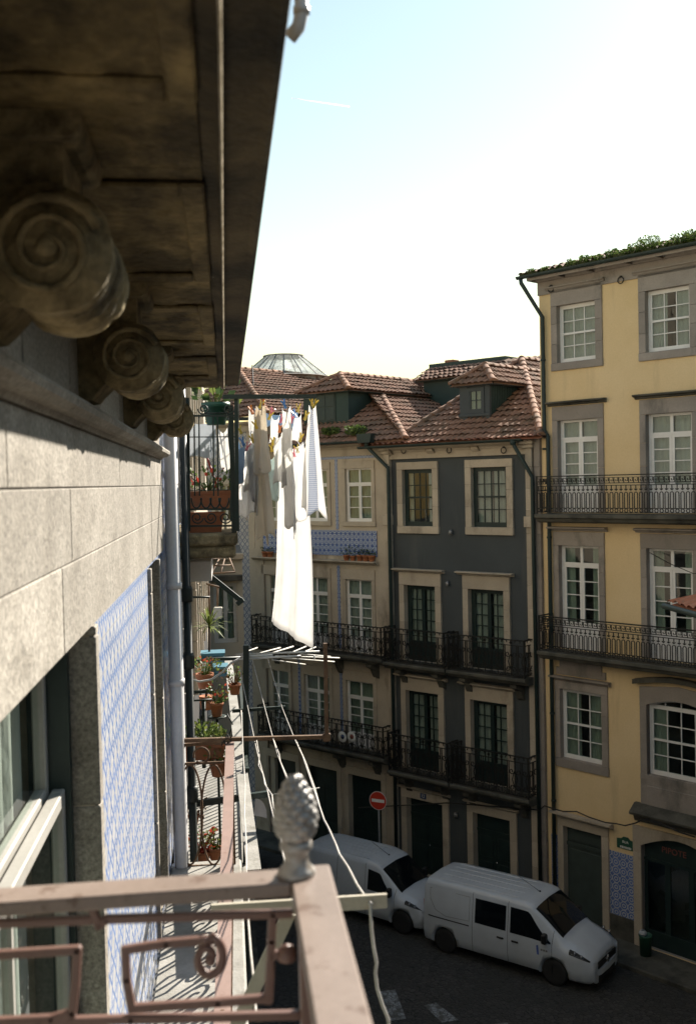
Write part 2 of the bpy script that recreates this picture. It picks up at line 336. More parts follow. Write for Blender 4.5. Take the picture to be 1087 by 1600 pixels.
def tilework(name, size, kind):
    """glazed wall tiles with a printed pattern; x and z of the facade"""
    g = NG(name); sep = g.n('ShaderNodeSeparateXYZ'); g.lk(g.obj(), sep.inputs[0])
    X = g.math('DIVIDE', sep.outputs[0], size); Z = g.math('DIVIDE', sep.outputs[2], size)
    fx = g.math('SUBTRACT', g.math('FRACT', X), .5); fz = g.math('SUBTRACT', g.math('FRACT', Z), .5)
    ax = g.math('ABSOLUTE', fx); az = g.math('ABSOLUTE', fz); dd = g.math('ADD', ax, az)
    rr = g.math('SQRT', g.math('ADD', g.math('MULTIPLY', fx, fx), g.math('MULTIPLY', fz, fz)))
    nz = g.noise(g.obj(), 40, 2); j = g.math('MULTIPLY', g.math('SUBTRACT', nz, .5), .10)
    if kind == 'near':
        a = g.math('LESS_THAN', g.math('ABSOLUTE', g.math('SUBTRACT', g.math('ADD', dd, j), .47)), .085)
        b = g.math('LESS_THAN', g.math('ADD', g.math('MAXIMUM', ax, az), j), .13)
        c = g.math('LESS_THAN', g.math('MINIMUM', g.math('ADD', ax, j), g.math('ADD', az, j)), .03)
        fac = g.math('MAXIMUM', g.math('MAXIMUM', a, b), g.math('MULTIPLY', c, .7)); white = (.56,.57,.59); blue = (.105,.185,.39)
    elif kind == 'dado':
        a = g.math('LESS_THAN', g.math('ABSOLUTE', g.math('SUBTRACT', g.math('ADD', rr, j), .34)), .07)
        b = g.math('GREATER_THAN', g.math('ADD', dd, j), .72)
        c = g.math('LESS_THAN', g.math('ADD', dd, j), .16)
        fac = g.math('MAXIMUM', g.math('MAXIMUM', a, b), c); white = (.44,.47,.53); blue = (.07,.13,.32)
    elif kind == 'far':
        a = g.math('LESS_THAN', g.math('ADD', g.math('ABSOLUTE', g.math('SUBTRACT', rr, .36)), j), .085)
        b = g.math('LESS_THAN', g.math('ADD', dd, j), .17)
        fac = g.math('SUBTRACT', 1., g.math('MAXIMUM', a, b)); white = (.40,.46,.55); blue = (.035,.075,.24)
    else:
        a = g.math('LESS_THAN', g.math('ABSOLUTE', g.math('SUBTRACT', g.math('ADD', dd, j), .5)), .12)
        b = g.math('LESS_THAN', dd, .14)
        fac = g.math('MAXIMUM', a, b); white = (.42,.42,.43); blue = (.12,.14,.20)
    wn = g.n('ShaderNodeTexWhiteNoise', noise_dimensions='2D'); cv = g.n('ShaderNodeCombineXYZ'); g.lk(g.math('FLOOR', X), cv.inputs[0]); g.lk(g.math('FLOOR', Z), cv.inputs[1]); g.lk(cv.outputs[0], wn.inputs['Vector'])
    w0 = mul(white, .72); white = g.mix(g.val(g.noise(g.obj(), 2.5, 4), .4, .7), white, mul(white, .82)); white = g.mix(g.math('MULTIPLY', wn.outputs['Value'], .5), white, w0); blue = g.mix(g.math('MULTIPLY', wn.outputs['Value'], .6), blue, tuple(x*1.5+.02 for x in blue))
    k = g.mix(fac, white, blue)
    jt = g.math('GREATER_THAN', g.math('MAXIMUM', ax, az), .485)
    k = g.mix(g.math('MULTIPLY', jt, .55), k, (.28,.27,.25)); g.col(k)
    g.bump(g.math('ADD', g.math('SUBTRACT', 1., jt), g.math('MULTIPLY', wn.outputs['Value'], .5)), .5, .004); return g.set(.25, 0, .5)
M['azulejo_near'] = tilework('azulejo_near', .14, 'near'); M['azulejo_far'] = tilework('azulejo_far', .20, 'far')
M['azulejo_dado'] = tilework('azulejo_dado', .24, 'dado'); M['azulejo_grey'] = tilework('azulejo_grey', .26, 'grey'); M['azulejo_strip'] = tilework('azulejo_strip', .15, 'far')

def rooftile(name, c, c2, moss=.5):
    g = NG(name); p = g.pos()
    vo = g.n('ShaderNodeTexVoronoi'); vo.inputs['Scale'].default_value = 3.6; g.lk(p, vo.inputs['Vector'])
    sp = g.n('ShaderNodeSeparateColor'); g.lk(vo.outputs['Color'], sp.inputs[0])
    k = g.mix(sp.outputs[0], c, c2); k = g.mix(g.val(g.noise(p, 1.1, 6, .7), .44, .66, 0, .85*moss*1.6), k, (.085,.075,.045))
    k = g.mix(g.val(g.noise(p, 7, 4, .7), .58, .75, 0, .7), k, (.21,.18,.13)); g.col(k); g.bump(g.noise(p, 40, 3), .3, .01); return g.set(.9, 0, .2)
M['roof'] = rooftile('roof', (.36,.195,.125), (.25,.135,.09)); M['roof_new'] = rooftile('roof_new', (.40,.17,.10), (.30,.12,.07), .3)
def cobbles():
    g = NG('cobbles'); p = g.pos()
    vo = g.n('ShaderNodeTexVoronoi', feature='DISTANCE_TO_EDGE'); vo.inputs['Scale'].default_value = 8.5; g.lk(p, vo.inputs['Vector'])
    v2 = g.n('ShaderNodeTexVoronoi'); v2.inputs['Scale'].default_value = 8.5; g.lk(p, v2.inputs['Vector'])
    sp = g.n('ShaderNodeSeparateColor'); g.lk(v2.outputs['Color'], sp.inputs[0])
    k = g.mix(sp.outputs[0], (.075,.072,.066), (.045,.044,.042)); e = g.val(vo.outputs['Distance'], .01, .09)
    k = g.mix(e, (.018,.018,.016), k); k = g.mix(g.val(g.noise(p, .5, 5), .45, .7, 0, .6), k, (.035,.036,.032)); g.col(k); g.bump(e, .7, .02); return g.set(.7, 0, .35)
M['cobbles'] = cobbles()
def zebra():
    g = NG('road_paint'); p = g.pos(); vo = g.n('ShaderNodeTexVoronoi', feature='DISTANCE_TO_EDGE'); vo.inputs['Scale'].default_value = 8.5; g.lk(p, vo.inputs['Vector'])
    e = g.val(vo.outputs['Distance'], .01, .08); k = g.mix(e, (.05,.05,.048), (.26,.28,.29)); k = g.mix(g.val(g.noise(p, 4, 5), .45, .6), k, (.09,.09,.085)); g.col(k); g.bump(e, .6, .02); return g.set(.7)
M['road_paint'] = zebra()

# ================================================================== builders for house fronts
def wall_with_holes(name, root, x0, x1, z0, z1, holes, mat, y=0.0, reveal=.28, rmat=None):
    xs = sorted({x0, x1, *[h[0] for h in holes], *[h[1] for h in holes]}); zs = sorted({z0, z1, *[h[2] for h in holes], *[h[3] for h in holes]})
    xs = [x for x in xs if x0 <= x <= x1]; zs = [z for z in zs if z0 <= z <= z1]
    m = MB()
    for i in range(len(xs)-1):
        for j in range(len(zs)-1):
            cx, cz = (xs[i]+xs[i+1])/2, (zs[j]+zs[j+1])/2
            if any(h[0] < cx < h[1] and h[2] < cz < h[3] for h in holes): continue
            a, b, c, d = xs[i], xs[i+1], zs[j], zs[j+1]
            m.add([(a,y,c),(b,y,c),(b,y,d),(a,y,d)], [(0,1,2,3)])
    m.cur = 1 if rmat else 0
    for a, b, c, d in holes:
        m.add([(a,y,c),(a,y+reveal,c),(a,y+reveal,d),(a,y,d)], [(0,1,2,3)]); m.add([(b,y,c),(b,y,d),(b,y+reveal,d),(b,y+reveal,c)], [(0,1,2,3)])
        m.add([(a,y,d),(a,y+reveal,d),(b,y+reveal,d),(b,y,d)], [(0,1,2,3)]); m.add([(a,y,c),(b,y,c),(b,y+reveal,c),(a,y+reveal,c)], [(0,1,2,3)])
    return m.build(name, [mat, rmat] if rmat else mat, root)
def carcass(root, x0, x1, z1, depth, mat, z0=-.3, y=0.02):
    """side walls, rear wall and top ceiling that close a house, dark inside"""
    m = MB(); t = .25
    m.box(x0, x0+t, y, depth, z0, z1); m.box(x1-t, x1, y, depth, z0, z1); m.box(x0+t, x1-t, depth-t, depth, z0, z1)
    m.box(x0+t, x1-t, y+.05, depth-t, z1-t, z1)
    o = m.build('rear_wall', mat, root)
    p = MB(); p.box(x0+t, x1-t, 1.5, 1.6, z0, z1-t-.01); p.build('partition_wall', M['interior'], root)
    return o

def win_layout(w, h, transom=0, leaves=1, cols=3, rows=4, panel=0, sash=False, fw=.06, st=.05, mt=.026):
    bars = [(0, fw, 0, h, .07), (w-fw, w, 0, h, .07), (fw, w-fw, h-fw, h, .07), (fw, w-fw, 0, fw*1.2, .07)]
    panes = []
    zt = h-fw
    if transom:
        zb = h-transom; bars.append((fw, w-fw, zb-.07, zb, .075)); n = 2; cw = (w-2*fw)/n
        for i in range(n):
            a, b = fw+i*cw, fw+(i+1)*cw
            bars += [(a, a+st*.6, zb, zt, .05), (b-st*.6, b, zb, zt, .05)]; panes.append((a+st*.6, b-st*.6, zb, zt))
        zt = zb-.07
    lw = (w-2*fw)/leaves; z0 = fw*1.2
    for l in range(leaves):
        a, b = fw+l*lw+.003, fw+(l+1)*lw-.003
        bars += [(a, a+st, z0, zt, .055), (b-st, b, z0, zt, .055), (a+st, b-st, zt-st, zt, .055), (a+st, b-st, z0, z0+st, .055)]
        zp = z0+st
        if panel:
            bars.append((a+st, b-st, zp, z0+panel, .03)); bars.append((a+st, b-st, z0+panel, z0+panel+st, .055)); zp = z0+panel+st
        cw = (b-a-2*st)/cols; rh = (zt-st-zp)/rows
        for i in range(1, cols): bars.append((a+st+i*cw-mt/2, a+st+i*cw+mt/2, zp, zt-st, .04))
        for j in range(1, rows):
            k = .028 if (sash and j == rows//2) else mt/2; bars.append((a+st, b-st, zp+j*rh-k, zp+j*rh+k, .062 if k > mt/2 else .038))
        for i in range(cols):
            for j in range(rows): panes.append((a+st+i*cw, a+st+(i+1)*cw, zp+j*rh, zp+(j+1)*rh))
    return bars, panes
def window(root, x0, x1, z0, z1, mat, y=.13, curtain=None, gl='glass', cov=1.0, name='window', cside=0, lab=None, **kw):
    w, h = round(x1-x0, 3), round(z1-z0, 3)
    key = ('win', w, h, mat.name, tuple(sorted(kw.items())))
    bars, panes = win_layout(w, h, **kw)
    def mk():
        m = MB()
        for a, b, c, d, t in bars: m.box(a, b, .035-t*.5, .035+t*.5, c, d)
        return m.mesh(name, mat)
    o = place(name, cached(key, mk), root, (x0, y, z0))
    if lab: o['label'] = lab
    for a, b, c, d in panes:
        pw, ph = round(b-a, 3), round(d-c, 3)
        me = cached(('pane', pw, ph, gl), lambda: MB().box(0, pw, -.003, .003, 0, ph).mesh('pane', M[gl]))
        place('pane', me, o, (a, .035+random.uniform(-.002, .002), c), (random.uniform(-.006,.006), 0, random.uniform(-.008,.008)))
    if curtain:
        ph_ = random.random()*9
        for sgn in ((-1, 1) if cov < 1 else (0,)):
            if cside and sgn == -cside: continue
            ww = w*cov/2 if sgn else w-.08
            xa = .04 if sgn <= 0 else w-.04-ww
            m = MB(); fr = 16*ww
            m.grid(lambda u, v: (xa+u*ww, .13+.018*math.sin(u*fr*2+ph_+.4*math.sin(v*3))*(1.1-.5*v)+.01*math.sin(u*fr*5+v*2), .06+v*(h-.12)), max(8, int(40*ww)), 5)
            m.build('curtain', M[curtain], o)
    return o
def surround(root, x0, x1, z0, z1, mat, jl=.2, jr=.2, lint=.22, sill=.18, proud=.06, hood=None, depth=.2, hoodmat=None, nst=3):
    """stone surround of an opening: lintel, stacked jamb stones, sill and a hood moulding"""
    m = MB(); m.bbox(x0-jl, x1+jr, -proud, depth, z1-.004, z1+lint, .008); o = m.build('window_surround', mat, root)
    for xa, xb in ((x0-jl, x0+.004), (x1-.004, x1+jr)):
        hs = [random.uniform(.8, 1.2) for _ in range(nst)]; k = (z1-z0)/sum(hs); z = z0
        hs[-1] -= .006/k
        for hh in hs:
            q = MB(); q.bbox(xa, xb, -proud+random.uniform(0, .004), depth, z+.003, z+hh*k-.003, .006); q.build('jamb_stone', mat, o); z += hh*k
    if sill:
        q = MB(); q.bbox(x0-jl-.01, x1+jr+.01, -proud-.012, depth, z0-sill, z0-.002, .01); q.build('sill', mat, o)
    if hood:
        ho, hz, hh, hd = hood     # overhang each side, bottom z, height, projection
        q = MB(); q.prism([(-proud+.02, hz), (-proud-.03, hz+.01), (-proud-.05, hz+hh*.35), (-hd*.8, hz+hh*.5), (-hd, hz+hh*.62), (-hd, hz+hh*.9), (-hd*.6, hz+hh), (-proud+.02, hz+hh)][::-1], 'x', x0-jl-ho, x1+jr+ho)
        q.build('hood_moulding', hoodmat or mat, o)
    return o
def arc(cx, cz, r, a0, a1, n=8, rz=None):
    rz = rz or r
    return [(cx+r*math.cos(R(a0+(a1-a0)*i/n)), cz+rz*math.sin(R(a0+(a1-a0)*i/n))) for i in range(n+1)]
def spiral(cx, cz, r0, r1, a0, a1, n=14):
    return [(cx+(r0+(r1-r0)*i/n)*math.cos(R(a0+(a1-a0)*i/n)), cz+(r0+(r1-r0)*i/n)*math.sin(R(a0+(a1-a0)*i/n))) for i in range(n+1)]
def railing_lines(L, h, style):
    """iron-work of a railing of length L as polylines in (run, height)"""
    out = []
    if style == 'key':
        p = .15; n = max(2, round(L/p)); p = L/n
        for zz in (.05, .17, h*.74, h*.80): out.append([(0, zz), (L, zz)])
        for i in range(n):
            x = (i+.5)*p
            out.append([(x-p*.32, .17), (x-p*.32, h*.52)] + arc(x, h*.52, p*.32, 180, 0, 6) + [(x+p*.32, .17)])
            out.append([(x, h*.60), (x, h*.74)]); out.append(arc(x, h*.66, p*.3, 200, 340, 5))
            out.append(arc(x, .11, .05, 0, 360, 7))
            out.append([(x-p*.42, h*.81), (x-p*.42, h*.94), (x+p*.36, h*.94), (x+p*.36, h*.85), (x-p*.05, h*.85), (x-p*.05, h*.89)])
    elif style == 'bars':
        n = max(2, round(L/.11))
        for zz in (.07, h*.88): out.append([(0, zz), (L, zz)])
        for i in range(n+1): out.append([(L*i/n, .07), (L*i/n, h)])
    else:
        p = .46; n = max(1, round(L/p)); p = L/n
        for zz in (.06, h*.86): out.append([(0, zz), (L, zz)])
        for i in range(n):
            x = i*p
            out.append([(x, .06), (x, h)])
            for s_ in (-1, 1):
                c = x+p/2
                out.append([(c+s_*p*.06, .06), (c+s_*p*.06, h*.86)])
                out.append(spiral(c+s_*p*.25, h*.62, p*.20, p*.05, 90-s_*90, 90-s_*(90+430), 14))
                out.append(spiral(c+s_*p*.27, h*.24, p*.19, p*.05, 90-s_*270, 90-s_*270+s_*430, 14))
                out.append([(c+s_*p*.45, h*.62), (c+s_*p*.30, h*.42), (c+s_*p*.46, h*.24)])
                out.append([(c+s_*p*.14, .06), (c+s_*p*.20, h*.12), (c+s_*p*.38, h*.05)])
            out.append(arc(x+p/2, h*.93, p*.2, 180, 0, 6)); out.append(arc(x, h*.93, .035, 0, 360, 6))
    return out
def railing(root, path, z, h, style, mat, r=.011, handrail=(.06, .03), name='railing', sides=None):
    """path: list of (x, y) corner points"""
    m = MB()
    for i in range(len(path)-1):
        a, b = Vector((*path[i], z)), Vector((*path[i+1], z)); L = (b-a).length; d = (b-a)/L
        for pl in railing_lines(L, h, style): m.tube([a+d*s+Vector((0,0,t)) for s, t in pl], r, 4, caps=False)
    for x, y in path: m.box(x-.02, x+.02, y-.02, y+.02, z, z+h+.02)
    o = m.build(name, mat, root)
    q = MB()
    for i in range(len(path)-1): q.bar((*path[i], z+h), (*path[i+1], z+h+.0005), *handrail)
    q.build('handrail', mat, o) if root is not None and root.parent is None else q.build('handrail', mat, root)
    return o
def balcony(root, x0, x1, z, depth, h, style, mat, slab, t=.22, name='balcony', brackets=(), r=.011, ins=.05):
    m = MB(); m.prism([(0, z), (-depth, z), (-depth-.02, z-.02), (-depth-.02, z-t*.4), (-depth+.05, z-t*.55), (-depth+.1, z-t*.85), (-depth+.22, z-t), (0, z-t)], 'x', x0, x1)
    o = m.build(name, slab, root)
    railing(o, [(x0+ins, -.01), (x0+ins, -depth+ins), (x1-ins, -depth+ins), (x1-ins, -.01)], z, h, style, mat, r)
    for bx in brackets:
        q = MB(); q.prism([(0, z-t), (-depth*.8, z-t), (-depth*.78, z-t-.1), (-depth*.4, z-t-.2), (-depth*.15, z-t-.48), (0, z-t-.55)], 'x', bx-.11, bx+.11); q.build('bracket', slab, o)
    return o
def gutter_along(root, x0, x1, y, z, r, mat, name='gutter'):
    m = MB(); pr = [(y+r*math.cos(R(a)), z+r*math.sin(R(a))) for a in range(180, 361, 20)]
    pr += [(y+(r-.012)*math.cos(R(a)), z+(r-.012)*math.sin(R(a))) for a in range(360, 179, -20)]
    m.prism(pr[::-1], 'x', x0, x1); return m.build(name, mat, root)
def iron_ring(root, x, z, y=-.04):
    m = MB(); m.tube([(x+.09*math.cos(t), y-.05, z-.07+.09*math.sin(t)) for t in [i*math.pi/7 for i in range(14)]], .016, 5, closed=True); m.box(x-.03, x+.03, y-.06, y+.03, z, z+.05)
    return m.build('iron_ring', M['iron'], root)
def write(body, size, mat, parent, loc, rot, name='lettering', ext=.004):
    c = bpy.data.curves.new(name, 'FONT'); c.body = body; c.size = size; c.extrude = ext; c.align_x = 'CENTER'; c.align_y = 'CENTER'; c.materials.append(mat)
    tmp = bpy.data.objects.new(name, c); COL.objects.link(tmp); bpy.context.view_layer.update(); dg = bpy.context.evaluated_depsgraph_get()
    me = bpy.data.meshes.new_from_object(tmp.evaluated_get(dg)); bpy.data.objects.remove(tmp); me.name = name
    if not me.materials: me.materials.append(mat)
    return place(name, me, parent, loc, rot)

# ---------------------------------------------------------------- tiled roofs
def slope(mb, O3, a, c, poly, ps=.225, row=.37, amp=.048, lift=.045, seed=1):
    """a pitched plane of curved clay tiles; poly is convex in (s along eave a, t up slope c)"""
    rnd = random.Random(seed); a = Vector(a).normalized(); c = Vector(c).normalized(); n = a.cross(c).normalized()
    if n.z < 0: n = -n
    O3 = Vector(O3); t0 = min(p[1] for p in poly); t1 = max(p[1] for p in poly)
    def span(t):
        xs = []
        for i in range(len(poly)):
            p, q = poly[i], poly[(i+1) % len(poly)]
            if abs(p[1]-q[1]) < 1e-9:
                if abs(p[1]-t) < 1e-6: xs += [p[0], q[0]]
            elif min(p[1], q[1])-1e-9 <= t <= max(p[1], q[1])+1e-9: xs.append(p[0]+(q[0]-p[0])*(t-p[1])/(q[1]-p[1]))
        return (min(xs), max(xs)) if xs else (0, 0)
    nr = max(1, round((t1-t0)/row)); rh = (t1-t0)/nr; K = 6
    s0 = min(p[0] for p in poly); s1 = max(p[0] for p in poly); nc = max(1, math.ceil((s1-s0)/ps))
    prof = [0, .62, .97, 1.0, .80, .22]
    for r_ in range(nr):
        ta, tb = t0+r_*rh, t0+(r_+1)*rh; (a0, a1), (b0, b1) = span(ta), span(tb)
        va, vb, vr = [], [], []; off = rnd.uniform(-.02, .02); js = [rnd.uniform(-.012, .014) for _ in range(nc+2)]
        for k in range(nc*K+1):
            s_ = s0+k*ps/K+off; h = amp*prof[k % K]; j = js[k//K]
            sa = min(max(s_, a0), a1); sb = min(max(s_, b0), b1)
            va.append(O3+a*sa+c*(ta-.02+j*.6)+n*(h+lift+j)); vb.append(O3+a*sb+c*tb+n*(h+j*.3)); vr.append(O3+a*sa+c*(ta-.02+j*.6)+n*(-.004))
        m = len(va); vs = va+vb+vr; fs = []
        for k in range(m-1):
            if (va[k+1]-va[k]).length < 1e-6 and (vb[k+1]-vb[k]).length < 1e-6: continue
            fs.append((k, k+1, m+k+1, m+k))
        mb.add(vs, fs, True)
        mb.add([O3+a*a0+c*(ta-.05)-n*.012, O3+a*a1+c*(ta-.05)-n*.012, O3+a*b1+c*tb-n*.012, O3+a*b0+c*tb-n*.012], [(0,1,2,3)], False)
    return mb
def ridge_tiles(root, a, b, mat, ln=.40, r=.115, over=.0, drop=.03):
    def mk():
        m = MB(); v = []; N = 7
        for x, rr in ((-.02, r*1.12), (ln*.22, r*1.08), (ln*.26, r), (ln+.03, r*.92)):
            for i in range(N+1): t = math.pi*i/N; v.append((x, rr*math.cos(t), rr*math.sin(t)*.85))
        f = [(j*(N+1)+i, j*(N+1)+i+1, (j+1)*(N+1)+i+1, (j+1)*(N+1)+i) for j in range(3) for i in range(N)]
        m.add(v, f, True); m.add(v[:N+1], [tuple(range(N+1))], False); return m.mesh('ridge_tile', mat)
    me = cached(('ridge', mat.name, ln, r), mk); a = Vector(a); b = Vector(b); d = b-a; n = max(1, round(d.length/ln)); d.normalize()
    q = d.to_track_quat('X', 'Z').to_euler()
    for i in range(n):
        o = place('ridge_tile', me, root, a+d*(i*(b-a).length/n)-Vector((0,0,drop)), (q[0]+random.uniform(-.06,.06), q[1]+random.uniform(-.03,.03), q[2]+random.uniform(-.04,.04)))
def weed(name, P, size, label, group, cat='weed', mats=('leaf',), n=60, flat=.8, parent=None, up=.35, leaf=.07, rz=0):
    """a clump of small leaves on thin stems"""
    rnd = random.Random(hash((round(P[0],2), round(P[2],2))) & 0xffff); m = MB()
    for i in range(n):
        t = rnd.uniform(0, 2*math.pi); rr = size*math.sqrt(rnd.random())*.5; hh = size*flat*rnd.uniform(.15, 1)*(1-.5*(rr/size))
        c = Vector((rr*math.cos(t), rr*math.sin(t), hh)); d = Vector((math.cos(t)*.6+rnd.uniform(-.5,.5), math.sin(t)*.6+rnd.uniform(-.5,.5), up+rnd.uniform(-.3,.8))).normalized()
        sd_ = d.cross(Vector((rnd.uniform(-1,1), rnd.uniform(-1,1), rnd.uniform(-.3,1)))).normalized(); L = leaf*rnd.uniform(.6, 1.4); wd = L*rnd.uniform(.25, .45)
        m.cur = rnd.randrange(len(mats))
        m.add([c, c+d*L*.5+sd_*wd, c+d*L, c+d*L*.5-sd_*wd], [(0,1,2,3)])
        if i % 4 == 0:
            m.cur = 0; m.tube([(0,0,-.02), c*.6+Vector((0,0,.01)), c], [.006, .004, .003], 3, caps=False)
    o = m.build(name, [M[x] for x in mats], parent); o.location = P
    return tag(o, label, cat, group) if label else o

# ================================================================== the ground
def ground():
    m = MB(); m.box(-300, 300, -150, 500, -.6, 0); tag(m.build('street', M['cobbles']), kind='structure')
ground()
FY = Frame((11.19, 26.94), (.5988, -.8009)); FD = Frame((9.021, 29.841), (.6722, -.7404)); FT = Frame((5.315, 33.923), (.6722, -.7404)); FN = Frame((-.5, 0), (0, 1))
def pavement(F, x0, x1, w, name='pavement'):
    m = MB(); m.box(x0, x1, -w, .1, -.3, .11); m.bbox(x0, x1, -w-.16, -w-.002, -.3, .125, .02)
    o = m.build(name, M['stone_dark']); o.location = (F.o.x, F.o.y, 0); o.rotation_euler = (0, 0, F.rz); tag(o, kind='structure')
pavement(FY, -3.6, 12, 1.15); pavement(FD, -18, -.02, 1.15); pavement(FN, -14, 30, .9)
m = MB()
for q_ in (((588, 1550), (617, 1546), (634, 1592), (604, 1596)), ((662, 1571), (681, 1567), (716, 1594), (690, 1598)), ((772, 1600), (790, 1597), (840, 1640), (815, 1640))):
    m.add([G(*p) for p in q_], [(0,1,2,3)])
for i in range(len(m.v)): m.v[i] = (m.v[i][0], m.v[i][1], .005)
tag(m.build('zebra_crossing', M['road_paint']), kind='structure')

# ================================================================== yellow townhouse
def yellow_house():
    F = FY; root = thing('yellow_townhouse', 'ochre yellow townhouse with white windows and two iron balconies at right', 'townhouse', (F.o.x, F.o.y, 0), F.rz)
    xl = F.px(845.5, 700)[0]; xr = 11.0
    sg = M['stone_grey']
    def rect(tl, br, y=.13):
        a = F.px(*tl, y); b = F.px(*br, y); return a[0], b[0], b[1], a[1]
    c1 = rect((873.6, 479), (935, 561)); w1 = c1[1]-c1[0]
    c2x = F.px(1011.6, 461, .13)[0]; dx = c2x-c1[0]
    d2 = rect((875, 657.5), (940, 798)); d3 = rect((876.8, 851.3), (942, 1018)); w4 = rect((878.6, 1074), (945.3, 1196)); dr = rect((884.5, 1287.5), (947, 1480), .13)
    zb1 = F.px(838, 803, -.7)[1]; zb2 = F.px(838, 1016, -.7)[1]
    d2 = (d2[0], d2[1], zb1+.02, d2[3]); d3 = (d3[0], d3[1], zb2+.02, d3[3]); dr = (dr[0], dr[1], .14, dr[3])
    holes = []; rows = [(c1, 'sash'), (d2, 'fr'), (d3, 'fr2'), (w4, 'sash4')]
    for (a, b, c, d), k in rows:
        for off in (0, dx, 2*dx): holes.append((a+off, b+off, c, d))
    aw = F.px(1013.7, 1092, .13)[0]; holes[-2] = (aw, aw+w4[1]-w4[0]+.45, w4[2]+.05, w4[3]+.12); holes[-1] = (w4[0]+2*dx+.5, w4[1]+2*dx+.5, w4[2], w4[3])
    holes.append(dr); sx = F.px(1006, 1330, .13)[0]; shop = (sx, sx+2.3, .14, F.px(1040, 1306, .1)[1]); holes.append(shop)
    ztop = F.px(857, 452)[1]+.35; zfr = F.px(862, 459)[1]
    wall_with_holes('wall', root, xl, xr, -.2, ztop, holes, M['plaster_y'], 0, .3, sg)
    carcass(root, xl, xr, ztop+.3, 8, M['plaster_cream'])
    # stone frieze, cornice, gutter, roof
    yg = -.62; zg = F.px(812, 434, yg)[1]
    m = MB(); m.box(xl-.02, xr, -.05, .2, zfr, ztop+.1); m.build('frieze', sg, root)
    x = xl-.05
    while x < xr:       # cornice stones, one by one
        ln = random.uniform(.9, 1.35); q = MB()
        q.prism([(.1, ztop-.12), (-.12, ztop-.12), (-.16, ztop-.02), (-.3, ztop+.08), (-.36, ztop+.2), (yg+.1, zg-.12), (yg+.08, zg-.04), (.1, zg-.04)][::-1], 'x', x+.004, min(x+ln, xr)-.004); q.build('cornice_stone', sg, root); x += ln
    gutter_along(root, xl-.32, xr, yg, zg+.03, .085, M['gutter'])
    for px_, py_ in ((861, 448), (970, 434)): a = F.px(px_, py_, -.05); iron_ring(root, a[0], a[1])
    rf = MB(); slope(rf, (xl-.3, yg+.05, zg+.06), (1,0,0), (0, math.cos(R(15)), math.sin(R(15))), [(0,0), (xr-xl+.3, 0), (xr-xl+.3, 5), (0, 5)], seed=3)
    ro = rf.build('roof', M['roof'], root)
    for gx in (6.2,): ridge_tiles(ro, (xl+3.3, yg+3.0, zg+.9), (xl+9, yg+3.0, zg+1.6), M['roof'])
    m = MB()    # moss along the gutter
    for i in range(380):
        xx = random.uniform(xl-.2, xl+8.5); s_ = random.uniform(.015, .05); m.box(xx-s_, xx+s_, yg-.02+random.uniform(-.05,.16), yg+random.uniform(.06,.2), zg+.02, zg+.05+s_*random.uniform(.3,1.6))
    tag(m.build('moss', M['moss'], root), kind='stuff')
    # openings
    for (a, b, c, d), k in rows:
        for n_, off in enumerate((0, dx, 2*dx)):
            if k == 'sash4' and n_: continue
            A, B = a+off, b+off
            if k == 'sash':
                window(root, A, B, c, d, M['white'], rows=4, cols=3, sash=True, curtain='curtain', cov=1 if n_ != 1 else .72)
                surround(root, A, B, c, d, sg, .20, .22, .46, .22, .05, (.12, d+.46, .11, .16), hoodmat=sg)
            elif k == 'sash4':
                window(root, A, B, c, d, M['white'], rows=4, cols=3, sash=True, curtain='curtain_dim', cov=.7)
                surround(root, A, B, c, d, sg, .17, .2, .24, .26, .05, (.12, d+.25, .14, .2), hoodmat=sg)
                m = MB(); m.box(A-.1, B+.15, -.05, .15, d+.42, F.px(900, 1045)[1]); m.bbox(A+.02, B+.03, -.062, 0, d+.5, d+.95, .01); m.build('spandrel', sg, root)
            else:
                kw = dict(transom=.50, leaves=2, cols=1, rows=4, panel=.62, st=.075, fw=.07)
                window(root, A, B, c, d, M['white'], curtain='curtain' if k == 'fr' else 'curtain_dim', cov=.9 if k == 'fr' else .5, **kw)
                surround(root, A, B, c, d, sg, .18, .18, .40, 0, .05, (.12, d+.42, .13, .22), nst=4, hoodmat=M['stone_dark'] if k == 'fr' else sg)
    # arched window and its stone
    A, B, c, d = holes[len(rows)*3-2]; wd = B-A
    window(root, A, B, c, d-.2, M['white'], rows=4, cols=4, sash=True, curtain='curtain_dim', cov=.5)
    m = MB(); N = 14; arcp = [(A+wd*i/N, d-.2+.2*math.sin(math.pi*i/N)) for i in range(N+1)]
    m.prism([(A-.2, d-.25), (A, d-.25)]+arcp+[(B, d-.25), (B+.2, d-.25), (B+.2, d+.28), ((A+B)/2, d+.40), (A-.2, d+.28)], 'y', -.05, .2); o = m.build('arched_lintel', sg, root)
    m = MB(); m.prism([(A+wd*i/N, d-.2+.2*math.sin(math.pi*i/N)) for i in range(N+1)]+[(A+wd*(N-i)/N, d-.255+.2*math.sin(math.pi*(N-i)/N)) for i in range(N+1)], 'y', .14, .2); m.build('arched_frame', M['white'], o)
    m = MB(); m.prism(arcp[1:-1]+[(B-.1, d-.2), (A+.1, d-.2)], 'y', .165, .17); m.build('pane', M['glass'], o)
    for k_ in (1, 2, 3): m = MB(); xx = A+wd*k_/4; m.box(xx-.013, xx+.013, .15, .19, d-.2, d-.2+.19*math.sin(math.pi*k_/4)); m.build('glazing_bar', M['white'], o)
    m = MB(); top = [(A-.32+(wd+.64)*i/N, d+.36+.16*math.sin(math.pi*i/N)) for i in range(N+1)]; m.prism(top+[(p[0], p[1]+.13) for p in top[::-1]], 'y', -.22, .1); m.build('hood_moulding', M['stone_dark'], o)
